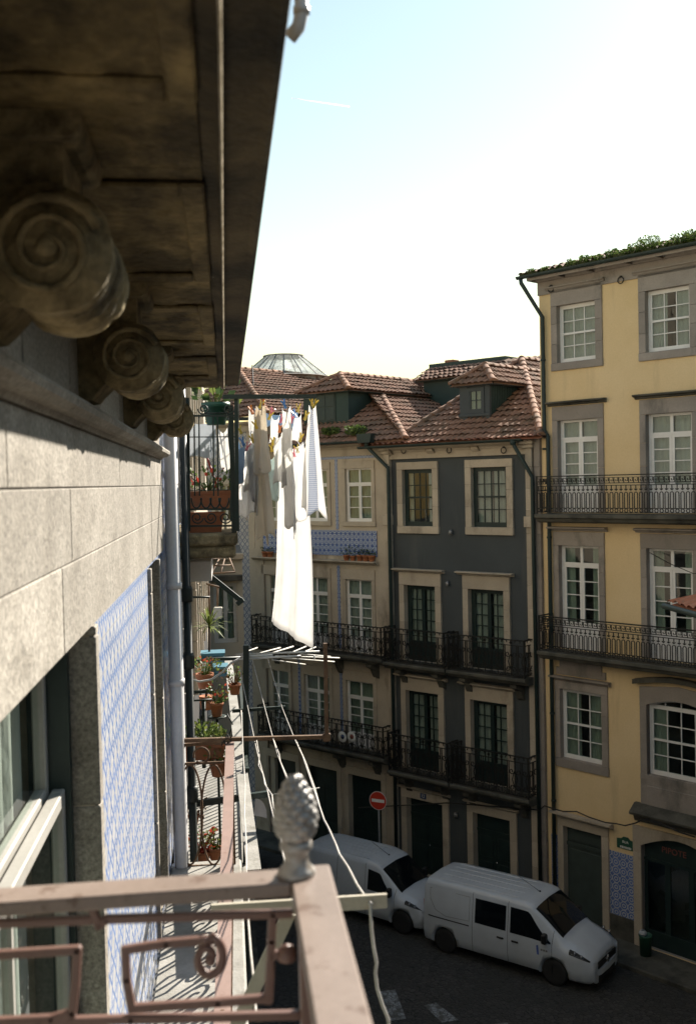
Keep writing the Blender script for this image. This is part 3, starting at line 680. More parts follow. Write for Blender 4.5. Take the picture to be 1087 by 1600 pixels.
    for xa, xb in ((A-.2, A), (B, B+.2)):
        q = MB(); q.bbox(xa, xb, -.05, .2, c-.3, d-.253, .008); q.build('jamb_stone', sg, o)
    m = MB(); m.box(A-.2, B+.2, -.06, .25, c-.14, c-.002); m.box(A-.2, B+.2, -.05, .2, c-1.15, c-.14); m.bbox(A, B, -.065, 0, c-.85, c-.3, .012); m.build('apron', sg, root)
    zl = F.px(983, 1268, -.3)[1]; m = MB(); m.prism([(.1, zl-.28), (-.1, zl-.28), (-.16, zl-.12), (-.36, zl-.05), (-.38, zl+.02), (-.1, zl+.22), (.1, zl+.22)][::-1], 'x', A-.38, B+.5); m.build('shop_cornice', M['stone_dark'], root)
    # balconies
    xb0 = F.px(837, 900, -.7)[0]
    for zz, tp in ((zb1, 745), (zb2, 962)):
        hh = F.px(838, tp, -.7)[1]-zz
        balcony(root, xb0, xr-2, zz, .72, hh, 'key', M['iron'], M['stone_dark'], .26, r=.014)
    # downpipe and pilaster
    xp = F.px(848.5, 560, -.1)[0]; a = F.px(813, 437, yg); e = F.px(845, 496, -.12)
    m = MB(); P = [(a[0], yg, a[1]), (a[0]+.01, yg, a[1]-.1), (xp, -.12, e[1]), (xp, -.12, F.px(850, 672, -.1)[1]), (xp+.12, -.12, F.px(856, 682, -.1)[1]), (xp+.10, -.12, 0)]
    m.tube(P, .06, 8)
    for k in range(6): m.lathe([(.075, 0), (.075, .06)], (xp+(.0 if k < 2 else .11), -.12, 12.6+4-k*2.6), 8)
    m.build('downpipe', M['gutter'], root)
    x0, x1 = F.px(839.5, 900)[0], F.px(848.5, 900)[0]; zt = F.px(845, 672)[1]
    m = MB(); z = 0
    while z < zt:
        hh = random.uniform(.7, 1.1); m.bbox(x0, x1, -.1, .1, z+.003, min(z+hh, zt)-.003, .01); z += hh
    m.build('pilaster', sg, root)
    # street door
    surround(root, dr[0], dr[1], .12, dr[3], M['stone'], .20, .22, .26, 0, .06, (.16, dr[3]+.27, .15, .26), nst=4)
    m = MB(); m.box(dr[0], dr[1], .16, .2, .12, dr[3]); o = m.build('door', M['shutter'], root)
    m = MB(); zt = dr[3]-.55; m.box(dr[0], dr[1], .12, .16, zt-.05, zt+.05); m.bbox(dr[0]+.08, dr[1]-.08, .135, .16, .3, zt-.15, .02); m.bbox(dr[0]+.06, dr[1]-.06, .13, .16, zt+.1, dr[3]-.06, .02); m.build('door_panel', M['shutter'], o)
    # dado of printed tiles, plinth
    zd0 = F.px(975, 1433)[1]; zd1 = F.px(975, 1334)[1]
    for a, b in ((xl+.12, dr[0]-.2), (dr[1]+.23, shop[0]-.22)):
        m = MB(); m.box(a, b, -.012, .05, zd0, zd1); m.build('tile_panel', M['azulejo_dado'], root)
        m = MB(); m.bbox(a, b, -.03, .05, 0, zd0-.002, .01); m.build('plinth', M['stone_dark'], root)
    # street plaque
    a = F.px(962.8, 1308, -.03); b = F.px(990, 1331, -.03); xm = (a[0]+b[0])/2; hw = (b[0]-a[0])/2; zt, zb_ = a[1], b[1]
    m = MB(); m.prism([(xm-hw, zb_), (xm+hw, zb_), (xm+hw, zt-.02), (xm+hw*.5, zt), (xm+hw*.25, zt+.06), (xm-hw*.25, zt+.06), (xm-hw*.5, zt), (xm-hw, zt-.02)], 'y', -.03, 0); o = m.build('street_plaque', M['street_green'], root)
    write('RUA', .10, M['sign_white'], o, (xm, -.034, (zt+zb_)/2+.06), (R(90), 0, 0))
    m = MB(); k = xm-hw*.6
    while k < xm+hw*.6: ww = random.uniform(.015, .035); m.box(k, k+ww, -.034, -.03, (zt+zb_)/2-.12, (zt+zb_)/2-.06); k += ww+.018
    m.build('lettering', M['sign_white'], o)
    # shop front
    A, B, c, d = shop; m = MB(); ap = [(A+(B-A)*i/N, d-.38+.36*math.sin(math.pi*i/N)) for i in range(N+1)]
    m.prism([(A-.25, d-.6), (A, d-.6)]+ap+[(B, d-.6), (B+.25, d-.6), (B+.25, d+.14), (A-.25, d+.14)], 'y', -.06, .22); o = m.build('shop_arch', M['stone'], root)
    for xa, xb in ((A-.25, A), (B, B+.25)):
        q = MB(); q.bbox(xa, xb, -.06, .22, .1, d-.602, .01); q.build('jamb_stone', M['stone'], o)
    m = MB(); zf = F.px(1040, 1352, .1)[1]
    for a, b in ((A, A+.1), (A+.62, A+.78), (A+1.32, A+1.48), (B-.1, B)): m.box(a, b, .12, .2, .12, zf)
    m.box(A, B, .1, .2, zf, zf+.08); m.box(A, B, .1, .22, .12, .6); m.box(A, B, .15, .2, zf+.08, d); o = m.build('shop_front', M['green_paint'], root)
    for a, b in ((A+.1, A+.62), (A+.78, A+1.32), (A+1.48, B-.1)):
        q = MB(); q.box(a, b, .15, .156, .6, zf); q.build('pane', M['glass'], o)
    zz = F.px(1050, 1332, .13)[1]; x0 = F.px(1029, 1330, .13)[0]; x1 = F.px(1075, 1338, .13)[0]
    write('PIPOTE', (x1-x0)*.265, M['letter'], o, ((x0+x1)/2, .14, zz), (R(90), 0, 0))
    wp = [F.px(1010, 864, -.2), F.px(1080, 897, -.6)]
    m = MB(); m.tube([(wp[0][0], -.06, wp[0][1]), ((wp[0][0]+wp[1][0])/2, -.3, (wp[0][1]+wp[1][1])/2-.03), (wp[1][0], -.5, wp[1][1]), (wp[1][0]+1.5, -.02, wp[1][1]+.2)], .012, 5); m.build('wire', M['iron'], root)
    # weeds on the gutter
    for px_, py_, s_ in ((830, 420, .36), (852, 414, .32), (873, 412, .22), (893, 407, .42), (913, 399, .48), (935, 398, .38), (957, 393, .52), (975, 390, .36), (992, 385, .55), (1013, 381, .70), (1043, 380, .36), (1062, 377, .58), (1080, 371, .6)):
        a = F.px(px_, py_+7, yg+.06); P = F.world(a[0], yg+.06, zg+.05)
        where = {830: 'at the far left end', 852: 'second from the left end', 1013: 'the tallest', 1080: 'at the right edge'}.get(px_, {873: 'small and flat left of a taller one', 893: 'low and wide', 913: 'pointed', 935: 'ragged', 957: 'round', 975: 'thin', 992: 'just left of the tallest', 1043: 'small, right of the tallest', 1062: 'dense, near the right edge'}.get(px_, ''))
        weed('weed', P, .07+s_*s_*1.15, 'weed clump on the yellow house gutter, ' + where, 'weeds along the yellow house gutter', n=int(150*(s_/.4)**2), leaf=.055, flat=.66, mats=('leaf', 'leaf', 'leaf_dark'))
    return root
yellow_house()

# ================================================================== slate-grey townhouse
def slate_house():
    F = FD; root = thing('slate_townhouse', 'dark slate grey townhouse with pale stone window surrounds and tiled hip roof', 'townhouse', (F.o.x, F.o.y, 0), F.rz)
    st = M['stone']; xl = F.px(608, 1000)[0]; xr = F.px(837, 1000)[0]
    def rect(tl, br, y=.13):
        a = F.px(*tl, y); b = F.px(*br, y); return [a[0], b[0], b[1], a[1]]
    zA = F.px(600, 1034, -.6)[1]; zB = F.px(604, 1203, -.6)[1]
    ws = [rect((633, 732.4), (681.6, 821)), rect((740, 732), (797, 825))]
    d2 = [rect((636, 912), (686.4, 1000)), rect((735.6, 919.5), (792.6, 1000))]
    d3 = [rect((638.7, 1074.5), (689.7, 1100)), rect((739.4, 1092.5), (796.8, 1100))]
    d4 = [rect((640, 1241), (697, 1300)), rect((743.5, 1268), (801.5, 1300))]
    for k in (ws, d2, d3, d4):
        zt = (k[0][3]+k[1][3])/2
        for q in k: q[3] = zt
    zs = (ws[0][2]+ws[1][2])/2
    for q in ws: q[2] = zs
    for q in d2: q[2] = zA+.02
    for q in d3: q[2] = zB+.02
    for q in d4: q[2] = .14
    holes = [tuple(q) for k in (ws, d2, d3, d4) for q in k]
    zc = F.px(700, 713)[1]; yg = -.42; zg = F.px(700, 692, yg)[1]
    wall_with_holes('wall', root, xl, xr, -.2, zc+.3, holes, M['plaster_slate'], 0, .3, st)
    carcass(root, xl, xr, zg+.1, 8, M['plaster_cream'])
    gp = M['green_paint']
    for n_, q in enumerate(ws):
        window(root, *q, gp, rows=4, cols=4 if n_ == 0 else 4, sash=True, curtain='curtain', cov=.9 if n_ else .5, mt=.03, fw=.08, y=.08)
        surround(root, *q, st, .22, .22, .24, .24, .08, depth=.16)
    for n_, q in enumerate(d2+d3):
        low = n_ >= 2
        window(root, *q, gp, leaves=2, cols=2, rows=5, panel=.5, st=.06, fw=.08, mt=.03, curtain='curtain', cov=.82)
        surround(root, *q, st, .20, .22, .42, 0, .08, (.18, q[3]+.43, .12, .24), nst=4)
    for n_, q in enumerate(d4):
        surround(root, *q, st, .22, .24, .28, 0, .08, nst=4, hood=(.1, q[3]+.29, .09, .18))
        m = MB(); m.box(q[0], q[1], .18, .22, .12, q[3]); xm = (q[0]+q[1])/2; m.box(xm-.02, xm+.02, .165, .18, .12, q[3]-.6); o = m.build('door', M['green_paint'], root)
        m = MB()
        for a, b in ((q[0]+.1, xm-.09), (xm+.09, q[1]-.1)): m.bbox(a, b, .16, .18, .3, 1.1, .015); m.bbox(a, b, .16, .18, 1.25, q[3]-.75, .015)
        m.box(q[0], q[1], .155, .18, q[3]-.62, q[3]-.54); m.build('door_panel', M['green_paint'], o)
        m = MB(); m.lathe([(.0, -.05), (.03, -.045), (.02, -.01), (.012, 0)], (xm+.06, .165, 1.15), 8, 'y'); m.build('door_handle', M['chrome'], o)
        if n_ == 0:
            m = MB(); m.box(xm-.13, xm+.10, -.10, -.079, q[3]+.07, q[3]+.24); po = m.build('number_plate', M['plate_blue'], root); write('12', .15, M['sign_white'], po, (xm-.015, -.103, q[3]+.155), (R(90), 0, 0))
    # balconies, two per storey
    for zz, tp, cx0, cx1 in ((zA, 981, 597, 694.5), (zB, 1146, 604, 700)):
        a = F.px(cx0, tp, -.6)[0]; b = F.px(cx1, tp, -.6)[0]; hh = F.px(cx0+4, tp, -.6)[1]-zz
        e = F.px(819 if zz == zA else 825, tp, -.6)[0]
        for x0, x1 in ((a, b-.03), (b+.03, e)):
            balcony(root, x0, x1, zz, .62, hh, 'scroll', M['iron'], M['stone_dark'], .24, brackets=(x0+.5, x1-.5), r=.016)
    # frieze, cornice, rings, gutter
    m = MB(); m.box(xl, xr, -.07, .15, zc, zg-.12); m.prism([(.1, zg-.22), (-.1, zg-.22), (-.14, zg-.16), (-.28, zg-.1), (-.34, zg-.03), (.1, zg-.03)][::-1], 'x', xl, xr); m.box(xl, xr, -.10, 0, zc-.03, zc+.05); m.build('cornice', st, root)
    k = 0; n = 7
    for i in range(n):
        if i in (1, 3, 5): continue
        xx = xl+.25+(xr-xl-.5)*i/(n-1); m = MB(); m.prism([(-.05, zc+.12), (-.12, zc+.12), (-.2, zc+.2), (-.18, zc+.3), (-.27, zg-.15), (-.05, zg-.15)][::-1], 'x', xx-.14, xx+.14); m.build('console', st, root)
    for px_, py_ in ((632, 701), (703, 700), (788, 700)): a = F.px(px_, py_, -.08); iron_ring(root, a[0], a[1], -.1)
    gutter_along(root, F.px(561, 690, yg)[0], F.px(817, 684, yg)[0], yg-.05, zg+.02, .085, M['gutter'])
    # pilasters
    zt = F.px(834, 700)[1]
    for x0, x1, n_ in ((F.px(826.5, 900)[0], F.px(836.5, 900)[0], 0), (F.px(607, 900)[0], F.px(615, 900)[0], 1)):
        z = 0; o = None
        while z < zt:
            hh = random.uniform(.6, .95); q = MB(); q.bbox(x0, x1, -.14, .1, z+.003, min(z+hh, zt)-.003, .01); o2 = q.build('pilaster' if o is None else 'pilaster_stone', st, o or root); o = o or o2; z += hh
        q = MB(); q.bbox(x0-.07, x1+.07, -.22, .1, zt, zt+.12, .02); q.bbox(x0-.12, x1+.12, -.3, .1, zt+.122, zt+.24, .02); q.build('capital', st, o)
        for zz in (F.px(830, 815)[1], F.px(830, 1010)[1]): q = MB(); q.bbox(x0-.05, x1+.03, -.2, .05, zz-.16, zz+.16, .01); q.build('band_stone', st, o)
    # downpipes
    a = F.px(574, 693, yg); xp = F.px(607.5, 800, -.2)[0]
    for st_, xq in (((a[0], a[1]), xp), (F.px(802, 690, yg), F.px(832, 800, -.2)[0])):
        e = F.px(607 if xq == xp else 832, 731 if xq == xp else 745, -.2)[1]
        m = MB(); m.tube([(st_[0], yg-.04, st_[1]), (st_[0]+.04, yg-.02, st_[1]-.15), (xq, -.21, e), (xq, -.21, e-.25), (xq+(0 if xq == xp else .04), -.2, .1)], .06, 8)
        m.lathe([(.09, 0), (.09, .16)], (st_[0], yg-.04, st_[1]-.1), 8); m.build('downpipe', M['gutter'], root)
    # lantern-like little lamps between the openings
    for px_, py_ in ((705, 832), (700, 912), (713, 1273)):
        a = F.px(px_, py_, -.05); m = MB(); m.lathe([(.02, 0), (.07, .03), (.06, .14), (.02, .17)], (a[0], -.1, a[1]-.08), 8); m.box(a[0]-.015, a[0]+.015, -.1, .02, a[1]+.06, a[1]+.09); m.build('wall_lamp', M['sign_grey'], root)
    # ---- roof (30 degrees), hips, dormer
    t30 = math.tan(R(30)); ze = F.px(700, 690, -.4)[1]; pn = (0, -t30, 1); p0 = (0, -.4, ze)
    xL, xR = F.px(608, 690, -.4)[0]-.1, F.px(846, 678, -.4)[0]
    hl = F.pl(720, 622, pn, p0); hr = F.pl(825, 603, pn, p0); hr0 = F.pl(845, 660, pn, p0)
    kl = (hl.x-xL)/(hl.y+.4); kr = (xR-hr.x)/(hr.y+.4); ya = (xR-xL)/(kl+kr)-.4; xa = xL+kl*(ya+.4); za = ze+(ya+.4)*t30
    top = (xa, ya, za); lc = 1/math.cos(R(30))
    rf = MB(); slope(rf, (0, -.4, ze), (1,0,0), (0, math.cos(R(30)), math.sin(R(30))), [(xL,0), (xR,0), (xa, (ya+.4)*lc)], seed=4)
    def side(mb, xe, seed, back=6.0):      # slope that falls towards +x or -x
        d = Vector((xa-xe, 0, za-ze)); L = d.length; c = d/L
        mb2 = slope(mb, (xe, -.4, ze), (0,1,0), c, [(0,0), (back,0), (back, L), (ya+.4, L)], seed=seed)
    side(rf, xR, 5); side(rf, xL, 6)
    ro = rf.build('roof', M['roof'], root)
    ridge_tiles(ro, (xL+.05, -.35, ze+.08), (xa, ya, za+.08), M['roof']); ridge_tiles(ro, (xR-.05, -.35, ze+.08), (xa, ya, za+.08), M['roof']); ridge_tiles(ro, (xa, ya, za+.08), (xa, 6, za+.08), M['roof'])
    m = MB(); slope(m, (0, -.47, ze-.02), (1,0,0), (0, math.cos(R(24)), math.sin(R(24))), [(F.px(561,690,-.42)[0], 0), (xR, 0), (xR, .34), (F.px(561,690,-.42)[0], .34)], row=.36, lift=.05, amp=.045, seed=11); m.build('eave_tiles', M['roof_new'], root)
    def dormer(front_px, eave_px, apex_px, wall_l, wall_r, zfoot, F=F, root=root, t=t30, ze=ze, win=None, mat=M['dorm_wood'], clad=M['cladding'], ex=.28, backz=None, ribs=True):
        d = F.pl(*front_px, (0, -t, 1), (0, -.4, ze)); yf = d.y
        x0 = F.px(*wall_l, yf)[0]; x1 = F.px(*wall_r, yf)[0]; zE = F.px(*eave_px, yf-.15)[1]; xm = (x0+x1)/2; hw = (x1-x0)/2+ex
        # apex depth: where the sight line crosses the ridge plane
        q = F.pl(*apex_px, (1,0,0), (xm,0,0)); yA, zA_ = q.y, q.z; yR = yf+ (zA_-ze)/t + .2
        o = MB(); o.box(x0, x1, yf, yf+.08, d.z-.25, zE+.02); ob = o.build('dormer', mat, root)
        m = MB()
        for xx in (x0, x1-.05):
            m.prism([(yf+.08, d.z-.3), (yf+.08, zE+.02), (yf+(zE-ze)/t+.6, zE+.02)], 'x', xx, xx+.05)
        if ribs:
            k = yf+.12
            while k < yf+(zE-d.z)/t+.2:
                zb = d.z-.05+(k-yf)*t; m.box(x1, x1+.018, k, k+.05, zb-.1, zE+.01); k += .1
        m.build('dormer_cheek', clad, ob)
        rf = MB(); e = yf-.22; pr = (zA_-zE)/hw
        cs = Vector((-hw, 0, zA_-zE)); L = cs.length
        slope(rf, (xm+hw, e, zE), (0,1,0), cs, [(0,0), (yR-e,0), (yR-e+.2, L), (yA-e, L)], seed=21); slope(rf, (xm-hw, e, zE), (0,1,0), Vector((hw,0,zA_-zE)), [(0,0), (yR-e,0), (yR-e+.2, L), (yA-e, L)], seed=22)
        cf = Vector((0, yA-e, zA_-zE)); Lf = cf.length; slope(rf, (xm-hw, e, zE), (1,0,0), cf, [(0,0), (2*hw,0), (hw, Lf)], seed=23)
        m2 = MB(); m2.box(xm-hw+.05, xm+hw-.05, e+.05, yf+(zE-ze)/t+.3, zE-.06, zE-.015); m2.build('dormer_soffit', mat, ob)
        rr = rf.build('dormer_roof', M['roof'], ob)
        for a, b in (((xm+hw, e, zE), (xm, yA, zA_)), ((xm-hw, e, zE), (xm, yA, zA_)), ((xm, yA, zA_), (xm, yR, zA_))):
            ridge_tiles(ob, (a[0], a[1], a[2]+.07), (b[0], b[1], b[2]+.07), M['roof'])
        return ob, yf, x0, x1, d.z, zE
    ob, yf, x0, x1, zf, zE = dormer((742, 655), (770, 597), (757, 572), (720.5, 630), (765, 630), None)
    a = F.px(731, 607, yf)[0]; b = F.px(758, 645, yf)[0]; z0 = F.px(742, 646, yf)[1]; z1 = F.px(742, 606, yf)[1]
    w_ = window(ob, a, b, z0, z1, M['dorm_wood'], y=yf-.07, cols=2, rows=2, fw=.08, st=.04, curtain=None)
    m = MB(); m.box(a, b, yf-.005, yf-.002, z0, z1); m.build('window_backing', M['curtain_dim'], ob)
    m = MB(); m.bbox(x0-.04, a-.005, yf-.05, yf-.002, zf-.05, zE-.02, .01); m.bbox(b+.005, x1+.02, yf-.05, yf-.002, zf-.05, zE-.02, .01); m.bbox(x0-.06, x1+.06, yf-.1, yf-.004, z0-.1, z0-.005, .01); m.build('dormer_trim', M['dorm_wood'], ob)
    # ---- rear attic with its own roof
    yb = 5.6; xA = F.px(652, 610, yb)[0]; xB = F.px(748, 600, yb)[0]; zT = F.px(690, 592, yb)[1]
    m = MB(); m.box(xA+.3, xB, yb, yb+2.5, ze+.5, zT+.12); m.box(xA+.05, xB+2, yb-.22, yb+1.0, zT-.06, zT-.015); ob = m.build('attic', M['cladding'], root)
    q = F.px(680, 575, yb+1.1); zr = q[1]; rr = MB(); c = Vector((0, 1.35, zr-zT)); slope(rr, (0, yb-.25, zT), (1,0,0), c, [(xA,0), (xB+3,0), (xB+3, c.length), (F.px(672,577,yb+1.1)[0], c.length)], seed=31); rr.build('attic_roof', M['roof'], ob)
    m = MB(); x0, x1 = F.px(671, 570, yb+1.15)[0], F.px(790, 565, yb+1.15)[0]; m.box(x0, x1, yb+1.1, yb+2.4, zr-.1, F.px(700, 568.5, yb+1.1)[1]+.06); m.build('attic_flashing', M['cladding'], ob)
    cx_ = F.px(701, 566, yb+1.5)[0]; m = MB(); m.bbox(cx_-.22, cx_+.22, yb+1.5, yb+1.9, zr-.2, F.px(700, 563.5, yb+1.5)[1]+.03, .02); m.build('chimney', M['roof_new'], root)
    yb2 = 8.2; a = F.px(722, 573, yb2); b = F.px(812, 560.5, yb2); c = F.px(860, 572, yb2)
    m = MB(); zb = F.px(800, 610, yb2-2.5)[1]
    m.prism([(a[0], zb), (c[0]+2, zb), (c[0]+2, c[1]-.1), (b[0], b[1]-.02), (a[0], a[1]-.02)], 'y', yb2, yb2+2); ob = m.build('rear_gable', M['plaster_cream'], root)
    rr = MB(); slope(rr, (0, yb2-2.2, a[1]-1.25), (1,0,0), (0, 2.2, 1.25), [(a[0]-.5,0), (c[0]+2,0), (c[0]+2, 2.4), (b[0], 2.53), (a[0], 2.2)], seed=33); rr.build('rear_roof', M['roof'], ob)
    ridge_tiles(ob, (a[0], yb2, a[1]), (b[0], yb2, b[1]), M['roof'])
    m = MB()
    q = F.px(795, 573, yb2-.6)
    for i in range(160): xx = q[0]+random.gauss(0, .5); m.bbox(xx, xx+.12, yb2-.9+random.uniform(-.2,.2), yb2-.7+random.uniform(0,.2), q[1]-.08, q[1]+random.uniform(.0,.08), .02)
    tag(m.build('moss', M['moss'], ob), kind='stuff')
    return root, dormer
slate_root, make_dormer = slate_house()

# ================================================================== tiled house in the middle
def tile_house():
    F = FT; root = thing('tiled_townhouse', 'townhouse faced with blue and white tiles, white French windows and a pot shelf', 'townhouse', (F.o.x, F.o.y, 0), F.rz)
    st = M['stone']; xl = F.px(414, 900)[0]; xr = F.px(607, 900)[0]
    def rect(tl, br, y=.13):
        a = F.px(*tl, y); b = F.px(*br, y); return [a[0], b[0], b[1], a[1]]
    t2 = rect((543, 732.5), (586, 815)); pit = t2[0]-rect((481, 901), (521.5, 1000))[0]
    zA = F.px(430, 1010, -.55)[1]; zB = F.px(500, 1166, -.55)[1]
    d2 = rect((544, 904), (587, 1000)); d2[2] = zA+.02; d3 = rect((544.7, 1061), (589, 1142)); d3[2] = zB+.02
    rows = [(t2, 'top'), (d2, 'fr'), (d3, 'fr')]
    holes = [(q[0]-k*pit, q[1]-k*pit, q[2], q[3]) for q, _ in rows for k in (0, 1, 2)]
    gd = [(t2[0]-k*pit-.15, t2[1]-k*pit+.15, .12, 3.0) for k in (0, 1, 2)]; holes += gd
    zc = F.px(560, 712)[1]; yg = -.42; zg = F.px(540, 691, yg)[1]
    wall_with_holes('wall', root, xl, xr, -.2, zc+.3, holes, st, 0, .3, st); carcass(root, xl, xr, zg+.1, 8, M['plaster_cream'])
    for q, k_ in rows:
        for k in (0, 1, 2):
            a, b = q[0]-k*pit, q[1]-k*pit
            if k_ == 'top': window(root, a, b, q[2], q[3], M['white'], transom=.48, leaves=2, cols=1, rows=3, st=.055, fw=.05, curtain='curtain_dim', cov=1, y=.06)
            else: window(root, a, b, q[2], q[3], M['white'], transom=.52, leaves=2, cols=1, rows=4, panel=.42, st=.055, fw=.05, curtain='curtain_dim' if q is d3 else 'curtain', cov=1, y=.06)
            surround(root, a, b, q[2], q[3], st, .14, .14, .26 if k_ == 'top' else .36, .16 if k_ == 'top' else 0, .05, None, nst=2 if k_ == 'top' else 3)
    for a, b, c, d in gd:
        m = MB(); m.box(a, b, .18, .22, c, d); o = m.build('door', M['green_paint'], root); m = MB(); xm = (a+b)/2
        for p, q in ((a+.1, xm-.06), (xm+.06, b-.1)): m.bbox(p, q, .165, .18, .3, 1.0, .015); m.bbox(p, q, .165, .18, 1.15, d-.6, .015)
        m.build('door_panel', M['green_paint'], o); surround(root, a, b, c, d, st, .18, .18, .28, 0, .06)
    def panel(a, b, z0, z1, mat='azulejo_strip', y=-.012):
        m = MB(); m.box(a, b, y, .01, z0, z1); m.build('tile_panel', M[mat], root)
    zt = F.px(560, 716)[1]; zb0 = F.px(560, 869)[1]; zb1 = F.px(560, 829)[1]
    panel(t2[0]-2*pit-.3, t2[1]+.24, zt-.0, zt+.09)
    for k in (0, 1, 2):
        xm = t2[0]-k*pit-.5*(pit-(t2[1]-t2[0]))
        panel(xm-.06, xm+.06, zb1+.03, zt-.005); panel(xm-.06, xm+.06, zA+.1, zb0-.35); panel(xm-.06, xm+.06, zB+.1, F.px(560, 1040)[1])
    m = MB(); m.box(t2[0]-2*pit-.45, t2[1]+.18, -.03, .01, zb0, zb1); m.build('tile_panel', M['azulejo_far'], root)
    zl = F.px(560, 877, -.25)[1]; m = MB(); m.prism([(0, zl-.14), (-.1, zl-.13), (-.2, zl-.05), (-.27, zl-.04), (-.27, zl), (0, zl)][::-1], 'x', t2[0]-2*pit-.6, t2[1]+.24); m.build('pot_shelf', st, root)
    for zz, tp, cx in ((zA, 961, 391), (zB, 1119, 422)):
        hh = F.px(cx, tp, -.55)[1]-F.px(cx, 1011 if zz == zA else 1169, -.55)[1]
        x0 = F.px(cx, tp, -.55)[0] if zz == zA else xl-.05
        balcony(root, max(x0, xl-.6), F.px(595.5, 980, -.55)[0], zz, .58, max(.85, min(1.05, hh)), 'scroll', M['iron'], M['stone_dark'], .24, brackets=(xl+.6, xr-2.2, xr-.6), r=.016)
    m = MB(); m.box(xl, xr+.02, -.06, .15, zc, zg-.12); m.prism([(.1, zg-.22), (-.1, zg-.22), (-.14, zg-.16), (-.28, zg-.1), (-.34, zg-.03), (.1, zg-.03)][::-1], 'x', xl, xr); m.build('cornice', st, root)
    gutter_along(root, xl-.2, F.px(566, 692, yg)[0], yg-.05, zg+.02, .085, M['gutter'])
    a = F.px(572, 688, yg-.1); m = MB(); m.prism([(a[0]-.28, a[1]-.08), (a[0]+.24, a[1]-.08), (a[0]+.3, a[1]+.22), (a[0]-.34, a[1]+.22)], 'y', yg-.22, yg+.02); m.build('rain_hopper', M['gutter'], root)
    # ---- roof: front slope, right slope that climbs to a long ridge running back, dormer in front
    t30 = math.tan(R(30)); ze = F.px(560, 691, -.4)[1]; pn, p0 = (0, -t30, 1), (0, -.4, ze)
    h0 = F.pl(622, 668, pn, p0); h1 = F.pl(593, 613, pn, p0); k = (h1.x-h0.x)/(h1.y-h0.y)
    xE = h0.x-k*(h0.y+.4); a = (h1.z-h0.z)/(h0.x-h1.x); lc = 1/math.cos(R(30)); yT = h1.y+1.2; xT = h0.x+k*(yT-h0.y); zT = ze+(yT+.4)*t30
    rf = MB(); slope(rf, (0, -.4, ze), (1,0,0), (0, math.cos(R(30)), math.sin(R(30))), [(xl-.2, 0), (xE, 0), (xT, (yT+.4)*lc), (xl-.2, (yT+.4)*lc)], seed=41)
    q = F.pl(531, 586, (a, 0, 1), (h0.x, 0, h0.z)); zR = q.z
    c = Vector((-1, 0, a)); L = (zR-ze)/a*c.length; Lh = (zT-ze)/a*c.length; yr = F.pl(531, 586, (1,0,0), (q.x,0,0)).y
    slope(rf, (xE, -.4, ze), (0,1,0), c, [(0, 0), (10.5, 0), (10.5, L), (max(q.y-.2, 1)+.4, L), (yT+.4-1.2, Lh*.97)] if q.y < yT else [(0,0), (10.5,0), (10.5,L), (q.y+.4, L)], seed=42)
    ro = rf.build('roof', M['roof'], root)
    ridge_tiles(ro, (xE, -.35, ze+.08), (h1.x, h1.y, h1.z+.08), M['roof'])
    m = MB(); slope(m, (0, -.47, ze-.02), (1,0,0), (0, math.cos(R(24)), math.sin(R(24))), [(xl-.2, 0), (F.px(561,690,-.42)[0], 0), (F.px(561,690,-.42)[0], .34), (xl-.2, .34)], lift=.05, amp=.045, seed=43); m.build('eave_tiles', M['roof'], root)
    xr_, zr_ = xE-L/c.length, zR
    ridge_tiles(ro, (xr_, q.y+.6, zr_+.06), (xr_, 10.0, zr_+.06), M['roof'])
    ob, yf, x0, x1, zf, zE = make_dormer((535, 662), (543, 609), (531, 586), (474, 630), (544, 630), None, F=F, root=root, ze=ze, mat=M['cladding'], clad=M['cladding'], ex=.22, ribs=False)
    # shuttered window of the dormer
    A, B = F.px(495, 640, yf)[0], F.px(524.5, 640, yf)[0]; Z0, Z1 = F.px(510, 659, yf)[1], F.px(510, 615, yf)[1]
    m = MB(); m.box(A, B, yf-.03, yf-.003, Z0, Z1); o = m.build('window', M['shutter'], ob)
    m = MB(); xm = (A+B)/2; zm = (Z0+Z1)/2
    for p, q_ in ((A+.04, xm-.02), (xm+.02, B-.04)):
        for r_, s_ in ((Z0+.05, zm-.03), (zm+.03, Z1-.05)): m.bbox(p, q_, yf-.05, yf-.03, r_, s_, .015)
    m.build('shutter', M['shutter'], ob)
    # things on the shelf and the eaves
    zz = zl; i = 0
    pots = [(483, .12, 'square green planter beside the long white sheet', .5), (541, .11, 'terracotta pot with a bushy dark plant, below the middle window', .4), (551, .10, 'low terracotta pot with a trailing plant', .45), (562, .12, 'small terracotta pot with tall stems', .5), (571, .12, 'terracotta pot, second from the shelf right end', .3), (580.5, .12, 'terracotta pot at the right end of the shelf', .3)]
    for px_, r_, lab, sz in pots:
        x = F.px(px_, 872, -.14)[0]; P = F.world(x, -.14, zz)
        flower_pot(P, r_, r_*1.7, lab+' on the tiled house', 'pots on the tiled house shelf', plant=sz, mats=('leaf_dark',), n=40)
    for k, px_ in enumerate((414, 422)):
        x = F.px(px_, 866, -.14)[0]; flower_pot(F.world(x, -.14, zz), .12, .2, ('terracotta pot at the shelf left end beside the beige cloth', 'terracotta pot second from the shelf left end behind the beige cloth')[k], 'pots on the tiled house shelf', plant=.25, mats=('leaf_dark',), n=25)
    for px_, s_, lab in ((556, .75, 'bushy green weed growing on the tiled house eave by the rain hopper'), (517, .6, 'low green weed on the tiled house eave under the shuttered dormer')):
        q = F.pl(px_, 681, (0, -t30, 1), (0, -.4, ze+.03)); weed('weed', F.world(q.x, q.y, q.z), s_, lab, 'weeds on the tiled house eave', n=420, leaf=.075, mats=('leaf', 'leaf', 'leaf_dark'), flat=.5)
